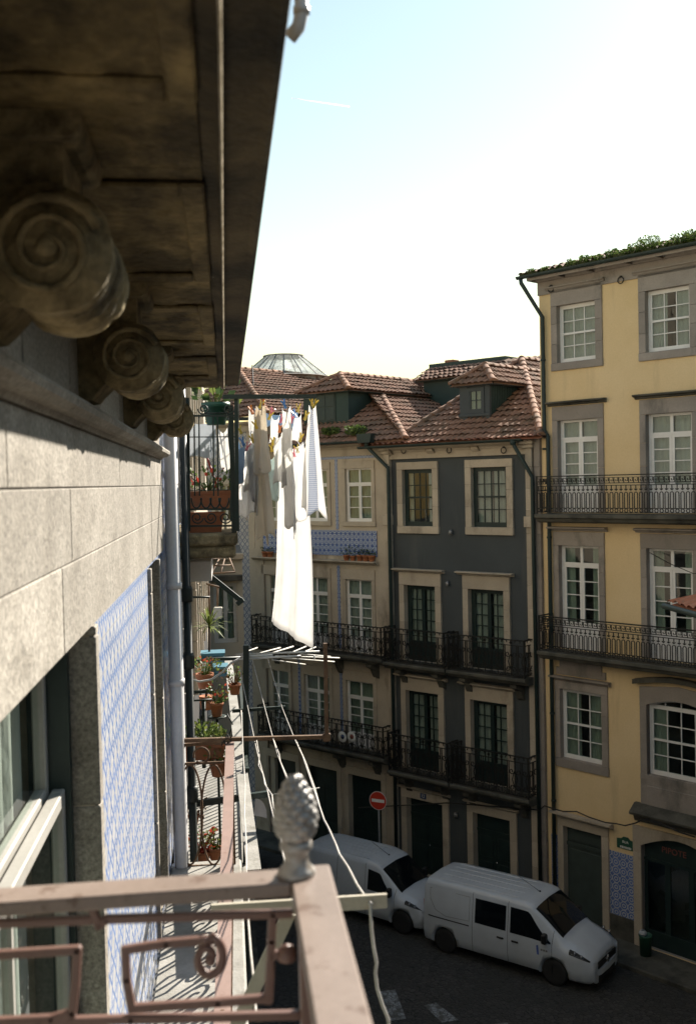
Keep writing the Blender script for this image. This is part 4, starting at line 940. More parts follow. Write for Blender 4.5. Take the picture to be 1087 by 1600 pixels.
    # plates hung on the lower balcony
    for px_, mt, lab in ((535.6, 'plate_blue', 'round blue and white plate hanging on the lower iron balcony'), (550, 'plate_red', 'round reddish plate hanging on the lower iron balcony')):
        x, z = F.px(px_, 1151, -.56); o = thing('wall_plate', lab, 'plate', F.world(x, -.57, z), F.rz, 'plates on the balcony')
        m = MB(); m.lathe([(.0, 0), (.10, .0), (.19, -.02), (.19, -.03), (.09, -.012), (0, -.012)], n=18, axis='y'); m.build('dish', M['sign_white'], o); m = MB(); m.lathe([(0, -.014), (.085, -.016), (.0, -.02)], n=14, axis='y'); m.build('painted_centre', M[mt], o)
    return root
def flower_pot(P, r, h, label, group=None, plant=0, mats=('leaf',), n=40, mat='terracotta', leaf=.06, cat='flower pot', flat=.9, extra=None):
    t = thing('flower_pot', label, cat, P, random.uniform(0, 6), group)
    m = MB(); m.lathe([(r*.68, 0), (r*.7, .005), (r*.95, h*.78), (r*1.05, h*.79), (r*1.08, h), (r*.96, h), (r*.9, h*.86), (.001, h*.85)], n=16); m.build('pot', M[mat], t)
    m = MB(); m.lathe([(r*.9, h*.82), (r*.9, h*.87), (.001, h*.89)], n=12); m.build('soil', M['soil'], t)
    if plant: o = weed('plant', Vector((0, 0, h*.85)), plant, None, None, mats=mats, n=n, parent=t, leaf=leaf, flat=flat)
    if extra: extra(t, h)
    return t
tile_house()

# ================================================================== grey tiled house at the bend, lantern behind it, pale house closing the street
def grey_house():
    F = FT; xr = F.px(414, 900)[0]-.02; xl = xr-5.5
    root = thing('grey_tiled_house', 'narrow house faced with grey patterned tiles, left of the blue tiled house', 'townhouse', (F.o.x, F.o.y, 0), F.rz)
    zc = F.px(390, 662)[1]; holes = []
    x0 = xr-2.6
    for z0, z1 in ((1.0, 3.2), (4.6, 6.9), (8.1, 10.4), (11.3, 13.2)):
        for k in (0, 1): holes.append((x0-k*1.9, x0+.95-k*1.9, z0, z1))
    wall_with_holes('wall', root, xl, xr, -.2, zc, holes, M['azulejo_grey'], 0, .3, M['stone']); carcass(root, xl, xr, zc+.1, 7, M['plaster_cream'])
    for a, b, c, d in holes:
        window(root, a, b, c, d, M['white_old'], transom=.45, leaves=2, cols=1, rows=3, curtain='curtain_dim', cov=.8); surround(root, a, b, c, d, M['stone'], nst=3)
    m = MB(); m.bbox(xr-.75, xr+.0, -.05, .05, 0, zc, .01); m.build('pilaster', M['stone'], root)
    m = MB(); m.prism([(.1, zc-.3), (-.1, zc-.3), (-.14, zc-.1), (-.3, zc), (-.3, zc+.06), (.1, zc+.06)][::-1], 'x', xl, xr); m.build('cornice', M['stone'], root)
    zg = F.px(385, 652, -.4)[1]; gutter_along(root, xl, xr-.1, -.4, zg, .08, M['pipe_white'])
    t = math.tan(R(30)); ze = zg+.05; h1 = F.pl(372, 577, (0, -t, 1), (0, -.4, ze)); h0 = F.pl(397, 616, (0, -t, 1), (0, -.4, ze)); k = (h1.x-h0.x)/(h1.y-h0.y)
    xE = h0.x-k*(h0.y+.4); lc = 1/math.cos(R(30)); rf = MB()
    slope(rf, (0, -.4, ze), (1,0,0), (0, math.cos(R(30)), math.sin(R(30))), [(xl,0), (xE,0), (h1.x, (h1.y+.4)*lc), (xl, (h1.y+.4)*lc)], seed=51)
    c = Vector((h1.x-xE, 0, h1.z-ze)); L = c.length; slope(rf, (xE, -.4, ze), (0,1,0), c, [(0,0), (9,0), (9, L), (h1.y+.4, L)], seed=52)
    ro = rf.build('roof', M['roof'], root)
    ridge_tiles(ro, (xE, -.35, ze+.08), tuple(h1+Vector((0,0,.08))), M['roof']); ridge_tiles(ro, tuple(h1+Vector((0,0,.06))), (h1.x, 8, h1.z+.06), M['roof'])
    x, z = F.px(395, 600, 2.0); m = MB(); m.tube([(x, 2.0, z-2), (x, 2.0, z+.75)], .03, 6); m.build('vent_pipe', M['iron'], root)
    # filler behind the two roofs
    m = MB(); m.box(xr-.5, xr+2.5, 4.5, 9, zc-1, F.px(480, 606, 4.5)[1]); m.build('rear_block', M['drum'], root)
    return root
grey_house()
def lantern():
    yb = 8.0; F = FT; c = F.px(444, 600, yb); s = (F.px(496, 600, yb)[0]-F.px(395, 600, yb)[0])/2
    z0 = F.px(444, 640, yb)[1]; z1 = F.px(444, 582, yb-s*.8)[1]; z2 = F.px(444, 556, yb)[1]; s2 = (F.px(462, 556, yb)[0]-F.px(421, 556, yb)[0])/2
    root = thing('roof_lantern', 'glazed octagonal roof lantern on a flaking round drum above the tile roofs', 'skylight', F.world(c[0], yb, 0), F.rz)
    m = MB(); m.lathe([(s*.97, z0), (s*.97, z1-.05), (s*.9, z1-.02)], n=16, smooth=False); m.build('drum', M['drum'], root)
    m = MB(); m.lathe([(s*1.02, z1-.06), (s*1.06, z1-.03), (s*1.02, z1), (s*.9, z1)], n=16, smooth=False); m.build('curb', M['coping'], root)
    m = MB(); m.lathe([(s2*1.12, z2-.05), (s2*1.12, z2), (s2*.9, z2+.03)], n=16, smooth=False); m.build('cap', M['coping'], root)
    for i in range(16):
        a0, a1 = 2*math.pi*i/16, 2*math.pi*(i+1)/16
        P = [(s*math.cos(a0), s*math.sin(a0), z1), (s*math.cos(a1), s*math.sin(a1), z1), (s2*math.cos(a1), s2*math.sin(a1), z2-.02), (s2*math.cos(a0), s2*math.sin(a0), z2-.02)]
        m = MB(); m.add(P+[(p[0]*.985, p[1]*.985, p[2]-.01) for p in P], [(0,1,2,3), (7,6,5,4), (0,4,5,1), (2,6,7,3)], False); m.build('pane', M['glass_milk'], root)
        m = MB(); m.bar(Vector(P[0]), Vector(P[3]), .035, .05); m.build('glazing_bar', M['sign_grey'], root)
lantern()
def end_house():
    root = thing('pale_end_house', 'pale cream house closing the street beyond the left hand balconies', 'townhouse', (0, 0, 0)); Y = 31.5
    a = W(333, 912, Y); b = W(372, 1004, Y)
    x0, x1 = -6.0, W(379, 900, Y).x; z1 = W(352, 890, Y).z
    holes = [(a.x, b.x, b.z, a.z), (a.x-1.9, b.x-1.9, b.z, a.z)]
    wall_with_holes('wall', root, x0, x1, -.1, z1+.5, holes, M['plaster_cream'], Y, .3, M['stone'])
    m = MB(); m.box(x0, x1, Y+.35, Y+5, -.1, z1+.45); m.build('rear_wall', M['interior'], root)
    for h in holes: window(root, *h, M['white_old'], y=Y+.1, leaves=2, cols=1, rows=2, curtain='curtain_dim')
    m = MB(); m.bbox(x0, x1+.05, Y-.2, Y, z1+.3, z1+.5, .03); m.build('cornice', M['stone'], root)
    p0 = W(332, 905, Y-.4); m = MB(); m.bbox(a.x-.3, x1, Y-.35, Y, p0.z-.08, p0.z+.08, .02); m.build('ledge', M['stone_dark'], root)
end_house()
def right_house():
    root = thing('right_hand_house', 'house at the right edge, only its terracotta tiled eave corner showing', 'house', (0, 0, 0))
    Y = 16.0; p = W(1040, 944, Y); q = W(1079, 930, Y); xw = p.x+.9; d = Vector((-.10, -.995, 0))
    m = MB(); m.box(xw, xw+5, 5.5, Y-.25, -.1, p.z-.1); m.build('wall', M['plaster_white'], root)
    rf = MB(); c = Vector((math.cos(R(24)), 0, math.sin(R(24)))); slope(rf, (p.x+.05, Y, p.z), (.04,-1,0), c, [(0,0), (10.5,0), (8, 2.6), (2.6*.9, 2.6)], seed=61); slope(rf, (p.x+.05, Y, p.z), (1,.0,0), Vector((0,-math.cos(R(24)), math.sin(R(24)))), [(0,0), (5.5,0), (5.5,2.6), (2.4,2.6)], seed=62); rf.build('roof', M['roof_new'], root)
    m = MB(); m.tube([(p.x-.03, Y+.03, p.z-.03), (p.x-.03, 5.5, p.z-.03)], .05, 8); m.build('gutter', M['gutter'], root)
    m = MB(); m.box(p.x+.05, xw+5, 5.6, Y-.05, p.z-.10, p.z-.05); m.build('soffit', M['dorm_wood'], root)
right_house()
def added_houses():
    """unseen houses added to block sky light and bounce sun, both sides of the street"""
    y = 5.2
    for k, (mat, h, ln, lab) in enumerate((('stone_grey', 16.5, 9, 'unseen grey house added to block sky light, next to the tiled eave'), ('plaster_slate', 17.5, 11, 'unseen dark rendered house added to block sky light, second behind the tiled eave'), ('plaster_slate', 15, 10, 'unseen dark house added to block sky light, third behind the tiled eave'), ('stone_grey', 17, 14, 'unseen tall grey house added to block sky light, furthest back on the right'))):
        root = thing('sky_block_house', lab, 'house', (0, 0, 0), 0, 'unseen light-blocking houses behind the camera on the right')  # added out of view to shut sky light out of the street
        m = MB(); m.box(7.75, 15, y-ln, y-.02, -.1, h); m.build('wall', M[mat], root)
        m = MB(); m.box(7.45, 7.75, y-ln, y-.02, h-.3, h); m.build('cornice', M['stone'], root)
        for zz in (1.2, 4.6, 8.0, 11.2):
            for i in range(3): m = MB(); yy = y-ln+ln*(i+.5)/3; m.box(7.70, 7.75, yy-.5, yy+.5, zz, zz+2.1); m.build('window', M['glass_dark'], root)
        y -= ln
    root = thing('gap_block_house', 'unseen grey house added to block light through the gap past the tiled eave', 'house', (0, 0, 0)); m = MB(); m.box(12.8, 20, 7, 17.6, -.1, 17); m.build('wall', M['stone_grey'], root); m = MB(); m.box(12.8, 20, 17.6, 17.9, 16.6, 17); m.build('cornice', M['stone'], root)  # unseen house added to stop light entering through the gap on the right
    root = thing('white_bounce_house', 'unseen tall white rendered house added to bounce sunlight, behind the camera on the left', 'house', (0, 0, 0)); m = MB(); m.box(-7, -.5, -45, -13.05, -.1, 10); m.build('lower_wall', M['low_bounce_dark'], root); m = MB(); m.box(-7, -.5, -45, -13.05, 10, 22); m.build('wall', M['plaster_white'], root)  # unseen; added white and tall to bounce sun, dark below to limit it
    m = MB(); m.box(-.5, -.1, -45, -13.05, 21.6, 22); m.build('cornice', M['stone'], root)
    root = thing('end_block_house', 'unseen house added to block light at the street end behind the camera', 'house', (0, 0, 0)); m = MB(); m.box(-8, 16, -50, -45.1, -.1, 17); m.build('wall', M['stone'], root); m = MB(); m.box(-8, 16, -45.1, -44.8, 16.6, 17); m.build('cornice', M['stone'], root)  # unseen house added to shut off light from the open street end
added_houses()

# ================================================================== our own granite house (x = along the street, y = into the wall)
def granite_house():
    F = FN; root = thing('granite_townhouse', 'sunlit granite townhouse front at left with scroll consoles, deep cornice and blue tiles', 'townhouse', (F.o.x, F.o.y, 0), F.rz)
    E_ = EYE; gr = M['granite']; x0, x1 = -13.0, 7.85
    w1 = (1.0, 3.77, E_-2.6, E_-.50); w2 = (6.62, 7.38, E_-2.9, E_-.52); holes = [w1, w2, (-3.2, -1.2, E_-2.6, E_-.5), (-7.2, -5.2, E_-2.6, E_-.5)]
    for k in range(3):
        for a, b in ((1.0, 3.4), (-3.2, -1.2), (-7.2, -5.2)): holes.append((a, b, 1.0+k*2.95, 3.0+k*2.95))
    wall_with_holes('wall', root, x0, x1, 10.0, E_-.49, [h for h in holes if h[2] > 9.9], M['azulejo_near'], 0, .3, M['stone'])
    wall_with_holes('lower_wall', root, x0, x1, -.1, 9.998, [h for h in holes if h[2] < 9.9], M['low_bounce_dark'], -.01, .3, M['low_bounce_dark'])  # lower storeys, unseen, kept dark so little sunlight bounces to the street
    m = MB(); m.box(x0, x1, .45, 6, -.1, E_+.6); m.build('rear_wall', M['interior'], root)
    # courses of granite blocks
    for z0, z1, pr in ((E_-.49, E_-.2325, .02), (E_-.2315, E_-.0005, .0205), (E_+.0005, E_+.196, .021)):
        x = x0
        while x < x1-.05:
            ln = random.uniform(.95, 1.35); e = min(x+ln, x1)
            if x1-e < .4: e = x1
            q = MB(); q.bbox(x+.001, e-.001, -pr-random.uniform(0, .0025), .4, z0+.0005, z1-.0005, .004); q.build('granite_block', gr, root); x = e
    x = x0
    while x < x1-.02:
        e = min(x+1.45, x1); q = MB()
        q.prism([(.3, E_+.197), (-.035, E_+.197), (-.045, E_+.212), (-.07, E_+.216), (-.092, E_+.232), (-.097, E_+.25), (-.088, E_+.262), (-.06, E_+.268), (-.055, E_+.285), (-.04, E_+.292), (.3, E_+.292)][::-1], 'x', x+.002, e-.002); q.build('string_course', gr, root); x = e
    x = x0
    while x < x1-.02:
        e = min(x+.78, x1); q = MB(); q.bbox(x+.003, e-.003, -.015, .3, E_+.294, E_+.70, .008); q.build('frieze_block', gr, root); x = e
    # window surrounds, frames
    def opening(a, b, c, d, curt=True):
        for xa, xb in ((a-.085, a+.004), (b-.004, b+.085)):
            z = c
            while z < d-.01:
                e = min(z+random.uniform(.6, .9), d); q = MB(); q.bbox(xa, xb, -.022, .2, z+.002, e-.002, .005); q.build('jamb_stone', gr, root); z = e
    for h in holes[:4]: opening(*h)
    mid = E_-1.13; z0, z1 = w1[2], w1[3]
    def sash(a, b, c, d, y, nm='window', n=3):
        o = None; m = MB()
        m.bbox(a, a+.05, y-.02, y+.025, c, d, .005); m.bbox(b-.05, b, y-.02, y+.025, c, d, .005); m.bbox(a+.05, b-.05, y-.02, y+.025, d-.05, d, .005); m.bbox(a+.05, b-.05, y-.02, y+.025, c, c+.075, .006)
        for i in range(1, n): xx = a+(b-a)*i/n; m.box(xx-.012, xx+.012, y-.012, y+.018, c+.075, d-.05)
        o = m.build(nm, M['sash_paint'], root)
        for i in range(n):
            q = MB(); q.box(a+.05+(b-a-.1)*i/n, a+.05+(b-a-.1)*(i+1)/n, y+.0, y+.005, c+.075, d-.05); q.build('pane', M['glass_near'], o)
        return o
    m = MB(); m.box(w1[0], w1[1]-.0, .12, .2, z1-.05, z1); m.box(w1[1]-.05, w1[1], .075, .22, z0, z1-.05); m.box(w1[0], w1[0]+.05, .075, .22, z0, z1-.05); wf = m.build('window_frame', M['green_paint'], root)
    o = sash(w1[0]+.05, w1[1]-.05, mid, z1-.05, .17, n=2); sash(w1[0]+.05, w1[1]-.05, z0+.02, mid+.06, .115, n=3)
    m = MB(); m.box(2.84, 2.89, .145, .192, mid+.08, z1-.05); m.build('mullion', M['green_paint'], wf)
    m = MB(); m.bbox(w1[0]-.1, w1[1]+.1, -.08, .3, z0-.16, z0-.003, .015); m.build('sill', gr, root)
    for a, b in ((1.1, 2.78), (2.88, 3.64)):
        q = MB(); q.grid(lambda u, v: (a+u*(b-a), .232+.018*math.sin(u*(b-a)*42+.8*math.sin(2*v)), z0+.1+v*(z1-z0-.15)), int(60*(b-a)), 6); q.build('curtain', M['curtain'], root)
    for h in holes[1:4]: window(root, h[0], h[1], h[2], h[3], M['green_paint'], y=.1, leaves=2, cols=1, rows=3, curtain='curtain')
    for h in holes[4:]: window(root, h[0], h[1], h[2], h[3], M['white'], y=.1, leaves=2, cols=1, rows=3, curtain='curtain')
    from mathutils import noise as mn
    # cornice: soffit, drip, corona face, consoles, coffers
    so = E_+.69; xe = 7.3
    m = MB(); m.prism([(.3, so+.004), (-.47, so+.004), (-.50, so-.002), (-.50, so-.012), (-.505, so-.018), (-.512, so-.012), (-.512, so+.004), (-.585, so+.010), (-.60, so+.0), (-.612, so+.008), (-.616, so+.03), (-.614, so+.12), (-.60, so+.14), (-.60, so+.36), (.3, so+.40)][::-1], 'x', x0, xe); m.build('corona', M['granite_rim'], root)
    x = x0
    while x < xe-.01:
        e = min(x+random.uniform(1.0, 1.5), xe); q = MB(); L_ = e-x-.004
        def peel(u, v):
            X_, Y_ = x+.002+L_*u, -.466+.50*v; k = mn.noise(Vector((X_*3.2, Y_*5, 1.7)))+.45*mn.noise(Vector((X_*11, Y_*13, 4))); st = .0055*max(0, min(1, (k-.02)*14))
            return (X_, Y_, so-.0015-st+.0016*mn.noise(Vector((X_*40, Y_*40, 0))))
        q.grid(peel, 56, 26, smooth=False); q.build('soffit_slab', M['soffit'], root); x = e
    m = MB(); m.tube([(x0, -.508, so-.012), (xe-.02, -.508, so-.012)], .0055, 6); m.build('drip_edge', M['lime'], root)
    cons = [2.26-1.56*2, 2.26-1.56, 2.26, 3.86, 5.42, 6.98]
    def profile():
        P = []
        zc, yc, r = .44, -.187, .112
        P += [(.02, .575), (yc, .575)]
        for i in range(15): t = R(85-255*i/14); P.append((yc-r*math.cos(t), zc+r*math.sin(t)))
        P += [(-.075, .365), (-.05, .345), (-.03, .305), (-.014, .296), (.02, .296)]
        return [(p[0], p[1]) for p in P]
    P = profile()
    from mathutils import noise as mn
    def rough(m, seed, a=.0055):
        for i, v in enumerate(m.v):
            q = Vector(v)*24+Vector((seed*7.3, 0, 0)); d = mn.noise_vector(q)*a+mn.noise_vector(q*2.7)*a*.5; m.v[i] = (v[0]+d.x, v[1]+d.y, v[2]+d.z)
    def mk_console(seed):
        m = MB(); m.smooth = False; n = 44; W_ = .32; zc, yc, r = E_+.44, -.187, .112
        # bolster: a roll with ridges, thicker at its ends
        pr = []
        for i in range(n+1):
            u = i/n; rr = r*(1+.075*math.cos(u*2*math.pi*5)) if .1 < u < .9 else r*1.06
            pr.append((rr*(1-.06*math.sin(math.pi*u)), u*W_))
        m.lathe(pr, (0, yc, zc), 48, 'x')
        body = [(.02, so-.051), (yc-.03, so-.051), (yc-.03, zc+.06), (yc+.03, zc-.04), (-.11, E_+.36), (-.075, E_+.325), (-.055, E_+.30), (.02, E_+.294)]
        m.prism(body, 'x', .025, W_-.025); rough(m, seed); return m.mesh('console', M['granite_old'])
    def mk_vol(seed):
        m = MB(); zc, yc = E_+.44, -.187; pts = []
        for i in range(46): t = i/45*2.25*2*math.pi; rr = .100-.082*i/45; pts.append((-.004, yc-rr*math.cos(t+.4), zc+rr*math.sin(t+.4)))
        m.tube(pts, [.011-.005*i/45 for i in range(46)], 6); m.lathe([(.022, 0), (.020, -.012), (.008, -.018)], (-.0, yc, zc), 12, 'x'); rough(m, seed, .004); return m.mesh('volute', M['granite_old'])
    def mk_ab():
        m = MB(); m.prism([(.02, so-.05), (-.235, so-.05), (-.25, so-.04), (-.255, so-.02), (-.255, so-.003), (.02, so-.003)][::-1], 'x', -.012, .33); return m.mesh('abacus', M['granite_old'])
    am = mk_ab()
    for sd, xf in enumerate(cons):
        cm, vm = mk_console(sd), mk_vol(sd)
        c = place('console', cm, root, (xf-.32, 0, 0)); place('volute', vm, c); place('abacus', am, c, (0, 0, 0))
    for a, b in zip(cons[:-1], cons[1:]):      # raised border round each coffer between consoles
        m = MB(); u, v = a+.09, b-.41
        m.bbox(u, v, -.47, -.415, so-.018, so-.003, .006); m.bbox(u, u+.10, -.414, -.05, so-.018, so-.003, .006); m.bbox(v-.10, v, -.414, -.05, so-.018, so-.003, .006); m.bbox(u+.1, v-.1, -.10, -.05, so-.017, so-.003, .006)
        rnd = random.Random(int(a*100)); m.build('coffer_border', M['soffit'], root)
    m = MB(); m.box(x0, xe, -.6, 5, so+.41, so+.46); m.build('roof_deck', M['roof'], root)
    m = MB(); m.box(x0, xe, .3, 5, so+.462, so+6); m.build('bounce_attic', M['plaster_white'], root)  # unseen white storey added to bounce sun onto the fronts opposite
    # rain pipe at the top of the cornice edge
    p = W(462, 18, 1.95); m = MB(); q = [W(452, 60, 1.93), W(466, 42, 1.92), W(471, 22, 1.92), W(470, -10, 1.92)]
    q = [Vector((v.y, -(v.x+.5), v.z)) for v in q]; m.tube(q, .013, 10); m.lathe([(.016, 0), (.016, .012)], tuple(q[2]), 10); m.build('rain_spout', M['pipe_white'], root)
    return root
granite_house()

def near_houses():
    """the houses that follow on our side of the street"""
    F = FN; E_ = EYE
    root = thing('blue_tiled_neighbour', 'neighbouring house in blue and white tiles with French doors onto balconies', 'townhouse', (F.o.x, F.o.y, 0), F.rz)
    x0, x1 = 7.87, 13.6; fl = [(E_-2.95, E_-.9), (E_-.40, E_+2.0), (E_-7.6, E_-5.2), (E_-10.8, E_-8.4)]
    holes = [(a, a+.95, c, d) for c, d in fl for a in (9.2, 11.0)]
    wall_with_holes('wall', root, x0, x1, 10.2, E_+3.2, [h for h in holes if h[2] > 10], M['azulejo_near'], 0, .25, M['granite']); wall_with_holes('lower_wall', root, x0, x1, -.1, 10.198, [h for h in holes if h[2] < 8], M['low_bounce_dark'], -.01, .25); carcass(root, x0, x1, E_+8.2, 6, M['plaster_cream'])  # unseen lower part made dark to hold back bounced light
    m = MB(); m.box(x0, x1, -.02, .02, E_+3.2, E_+8.2); m.build('bounce_wall', M['plaster_cream'], root)  # unseen storeys added above to bounce sunlight across the street
    for a, b, c, d in holes:
        window(root, a, b, c, d, M['green_paint'], leaves=2, cols=1, rows=3, panel=.6, curtain='curtain', y=.08)
        surround(root, a, b, c, d, M['granite'], .12, .12, .2, 0, .03)
    m = MB(); m.tube([(8.02, -.085, -.1), (8.02, -.085, E_+3)], .056, 14); o = m.build('rain_pipe', M['pipe_white'], root)
    for z in (E_-1.55, E_-3.9, E_+.6, E_-.8): m = MB(); m.lathe([(.064, 0), (.064, .05)], (8.02, -.085, z), 14); m.build('pipe_collar', M['pipe_white'], o)
    m = MB(); m.tube([(8.45, -.165, -.1), (8.45, -.165, E_+1)], .034, 10); o = m.build('soil_pipe', M['pipe_dark'], root)
    for z in (E_-.95, E_-1.5, E_-2.6): m = MB(); m.lathe([(.048, 0), (.05, .03), (.05, .10), (.042, .13)], (8.45, -.165, z), 10); m.build('pipe_joint', M['pipe_dark'], o)
    m = MB(); m.tube([(8.2, -.03, E_-2.9), (8.22, -.04, E_-1.2), (8.2, -.03, E_+.7)], .008, 5); m.build('cable', M['pipe_dark'], root)
    r2 = thing('cream_neighbour', 'cream rendered house with pale window frames further along the left side', 'townhouse', (F.o.x, F.o.y, 0), F.rz)
    x0, x1 = 13.62, 24.5; holes = [(a, a+1.0, c, d) for c, d in fl for a in (14.6, 17.0, 19.6, 22.2)]
    wall_with_holes('wall', r2, x0, x1, 10.2, E_+2.2, [h for h in holes if h[2] > 10], M['plaster_cream'], .02, .25, M['granite']); wall_with_holes('lower_wall', r2, x0, x1, -.1, 10.198, [h for h in holes if h[2] < 8], M['low_bounce_dark'], .01, .25); carcass(r2, x0, x1, E_+8.2, 6, M['plaster_cream'], y=.04)  # lower part out of view, darkened to reduce the bounce
    m = MB(); m.box(x0, x1, .0, .04, E_+2.2, E_+8.2); m.build('bounce_wall', M['plaster_cream'], r2)  # added unseen height that throws sunlight onto the opposite fronts
    for a, b, c, d in holes:
        window(r2, a, b, c, d, M['white_old'], leaves=2, cols=1, rows=3, panel=.6, curtain='curtain', y=.08); surround(r2, a, b, c, d, M['stone'], .14, .14, .2, 0, .06)
    r3 = thing('grey_neighbour', 'grey rendered house at the far end of the left side', 'townhouse', (F.o.x, F.o.y, 0), F.rz)
    m = MB(); m.box(24.52, 31.4, .05, 6, -.1, E_+7.5); m.build('wall', M['stone'], r3); m = MB(); m.box(24.5, 31.4, -.2, .05, E_+7.3, E_+7.5); m.build('cornice', M['stone'], r3)  # built taller out of view for the sunlight it bounces back
near_houses()

# ================================================================== balconies and clutter on our side
E_ = EYE
def PL(*pts): return [W(*p) for p in pts]
def brown_balcony():
    zf = E_-2.97; t = thing('brown_iron_balcony', 'brown iron balcony below ours with oval end panel and flat pinkish top rail', 'balcony')
    m = MB(); m.bbox(-.5, .05, 3.6, 8.1, zf-.16, zf, .015); m.build('floor_slab', M['coping'], t)
    Y = 8.0; m = MB(); r = .0085
    m.bar(W(272.5, 1158, Y), W(277, 1362, Y), .030, .030); m.bar(W(270, 1165, Y), W(362, 1159, Y), .022, .024)
    m.bar(W(275, 1194, Y), W(350, 1191, Y), .014, .018); m.bar(W(277, 1354, Y), W(350, 1352, Y), .014, .018)
    def ell(cx, cy, rx, ry, n=28, a0=0, a1=360): return [W(cx+rx*math.cos(R(a0+(a1-a0)*i/n)), cy+ry*math.sin(R(a0+(a1-a0)*i/n)), Y) for i in range(n+1)]
    m.tube(ell(297, 1273, 19.5, 78), .008, 6); m.tube(ell(334, 1273, 19.5, 78), .008, 6)
    m.tube(ell(315, 1180, 12, 12, 20, -200, 130), .008, 6); m.tube(ell(316, 1362, 12, 10, 10, 180, 360), .008, 6)
    m.lathe([(.0, -.02), (.018, -.012), (.018, .012), (0, .02)], tuple(W(315.5, 1276, Y)), 10)
    m.build('end_panel', M['rust'], t)
    m = MB(); a = W(359.5, 1160, 8.0); b = W(347, 1600, 3.85); d = (b-a)/(b-a).length; m.bar(a, b+d*.5, .064, .014)
    m.build('top_rail', M['rail_pink'], t)
    o = railing(None, [(0, 0), (4.3, 0)], 0, .90, 'scroll', M['rust'], .010, (.012, .02)); o.parent = t
    ang = math.atan2(b.y-a.y, b.x-a.x); o.matrix_world = Matrix.Translation((a.x, a.y, zf)) @ Matrix.Rotation(ang, 4, 'Z'); o.name = 'front_railing'
    for c in list(bpy.data.objects):
        if c.name.startswith('handrail') and c.parent is None: c.parent = o
    m = MB(); m.bar(W(358, 1163, 8.0)-Vector((0,0,.05)), W(359, 1350, 8.0), .03, .03); m.bar(Vector((b.x, b.y, b.z)), Vector((b.x, b.y, zf)), .03, .03); m.build('post', M['rust'], t)
brown_balcony()
def rusty_bracket():
    t = thing('clothesline_bracket', 'rusty square bar clothesline bracket with an upturned end, above the brown balcony', 'bracket')
    Y = 7.95; m = MB(); m.bar(W(288, 1157, Y), W(511, 1151, Y), .034, .030); m.build('arm', M['rust'], t)
    m = MB(); m.bar(W(510.5, 1158, Y-.0), W(508, 1005, Y), .030, .030); m.build('upright', M['rust'], t)
    m = MB(); m.bbox(*(lambda p: (p.x-.03, p.x+.03, p.y-.02, p.y+.02, p.z-.03, p.z+.03))(W(510.5, 1152, Y)), .006); m.build('corner_plate', M['rust'], t)
    m = MB()
    for i in range(16): s = Vector((random.uniform(-.03,.03), random.uniform(-.03,.03), random.uniform(-.03,.03))); p = W(355, 1157, Y); m.tube([p+s, p+Vector((random.uniform(-.05,.05), random.uniform(-.03,.03), random.uniform(-.05,.05)))], .004, 4)
    m.build('wire_binding', M['iron'], t)
rusty_bracket()
def green_balcony():
    zf = E_-3.42; t = thing('green_iron_balcony', 'long balcony beyond the brown one, sunlit floor striped with the shadows of its bars', 'balcony')
    m = MB(); m.bbox(-.5, .16, 8.65, 13.4, zf-.16, zf, .015); m.build('floor_slab', M['coping'], t)
    o = railing(None, [(0, 0), (4.6, 0)], 0, .98, 'bars', M['iron_green'], .011, (.03, .03)); o.parent = t; o.location = (.12, 8.72, zf); o.rotation_euler = (0, 0, R(90)); o.name = 'front_railing'
    for c in list(bpy.data.objects):
        if c.name.startswith('handrail') and c.parent is None: c.parent = o
    m = MB(); Y = 8.75; m.bar(W(290, 1258, Y), W(421, 1240, Y), .045, .05); m.build('cross_bar', M['iron_green'], t)
    m = MB(); m.bar(W(384.5, 1008, 9.2), W(384, 1520, 9.2), .052, .052); m.build('upright', M['iron_green'], t)
    m = MB(); m.bar(W(363, 1111, 9.25), W(446, 1105, 9.25), .028, .028); m.build('clothes_arm', M['iron_green'], t)
    m = MB(); m.bar(W(372, 1156, 9.1), W(498, 1231, 9.1)+Vector((0,0,.35)), .004, .004) if False else None
    m = MB(); m.tube([W(415, 1243, 8.75), W(499, 1231, 8.75)], .004, 5); m.build('thin_rod', M['rod_white'], t)
    a = W(300, 1035, 11.0); b = W(378, 1028, 11.0); m = MB(); m.tube([a, W(330, 1030, 11.0), b], .02, 6); m.build('side_rail', M['iron_green'], t)
    for q_, r_ in (([(292, 1082, 9.6), (332, 1080, 9.6)], .016), ([(297, 1095, 10.2), (331, 1093, 10.2)], .010), ([(297, 933, 11.5), (328, 933, 11.5)], .012), ([(318, 1095, 10.2), (319, 1200, 10.2)], .02)):
        m = MB(); m.tube(PL(*q_), r_, 6); m.build('side_rail', M['iron_green'], t)
    m = MB(); P = PL((296, 1061, 9.8), (312, 1065, 9.8), (330, 1062, 9.8), (348, 1050, 9.8), (361, 1036, 9.8), (374, 1029, 9.8)); m.tube(P, .010, 6); m.build('hose', M['pipe_white'], t)
    m = MB()
    for sx in (-.12, .12):
        c = W(336, 1135, 10.2); m.tube([(c.x+sx, c.y, c.z+.12), (c.x+sx*1.5, c.y, c.z), (c.x+sx, c.y, c.z-.12), (c.x, c.y, c.z-.04)], .008, 5)
    m.build('scroll', M['iron_green'], t)
green_balcony()
m = MB(); a, b = W(357, 1034, 13.2), W(397, 1362, 6.7); m.bar(a, b, .095, .03)
tag(m.build('white_plank', M['coping']), 'long weathered white plank running along the railing of the lower balconies', 'plank')
t = thing('grey_dish', 'pale grey curved dish fixed outside the green balcony', 'dish'); c = W(400, 1268, 8.6)
m = MB(); m.grid(lambda u, v: Vector((c.x-.02+.11*u*math.cos(R(-10+90*v)), c.y+.05*(1-u*u), c.z-.05+.16*u*math.sin(R(-5+95*v)))), 8, 8); m.build('reflector', M['pipe_white'], t)
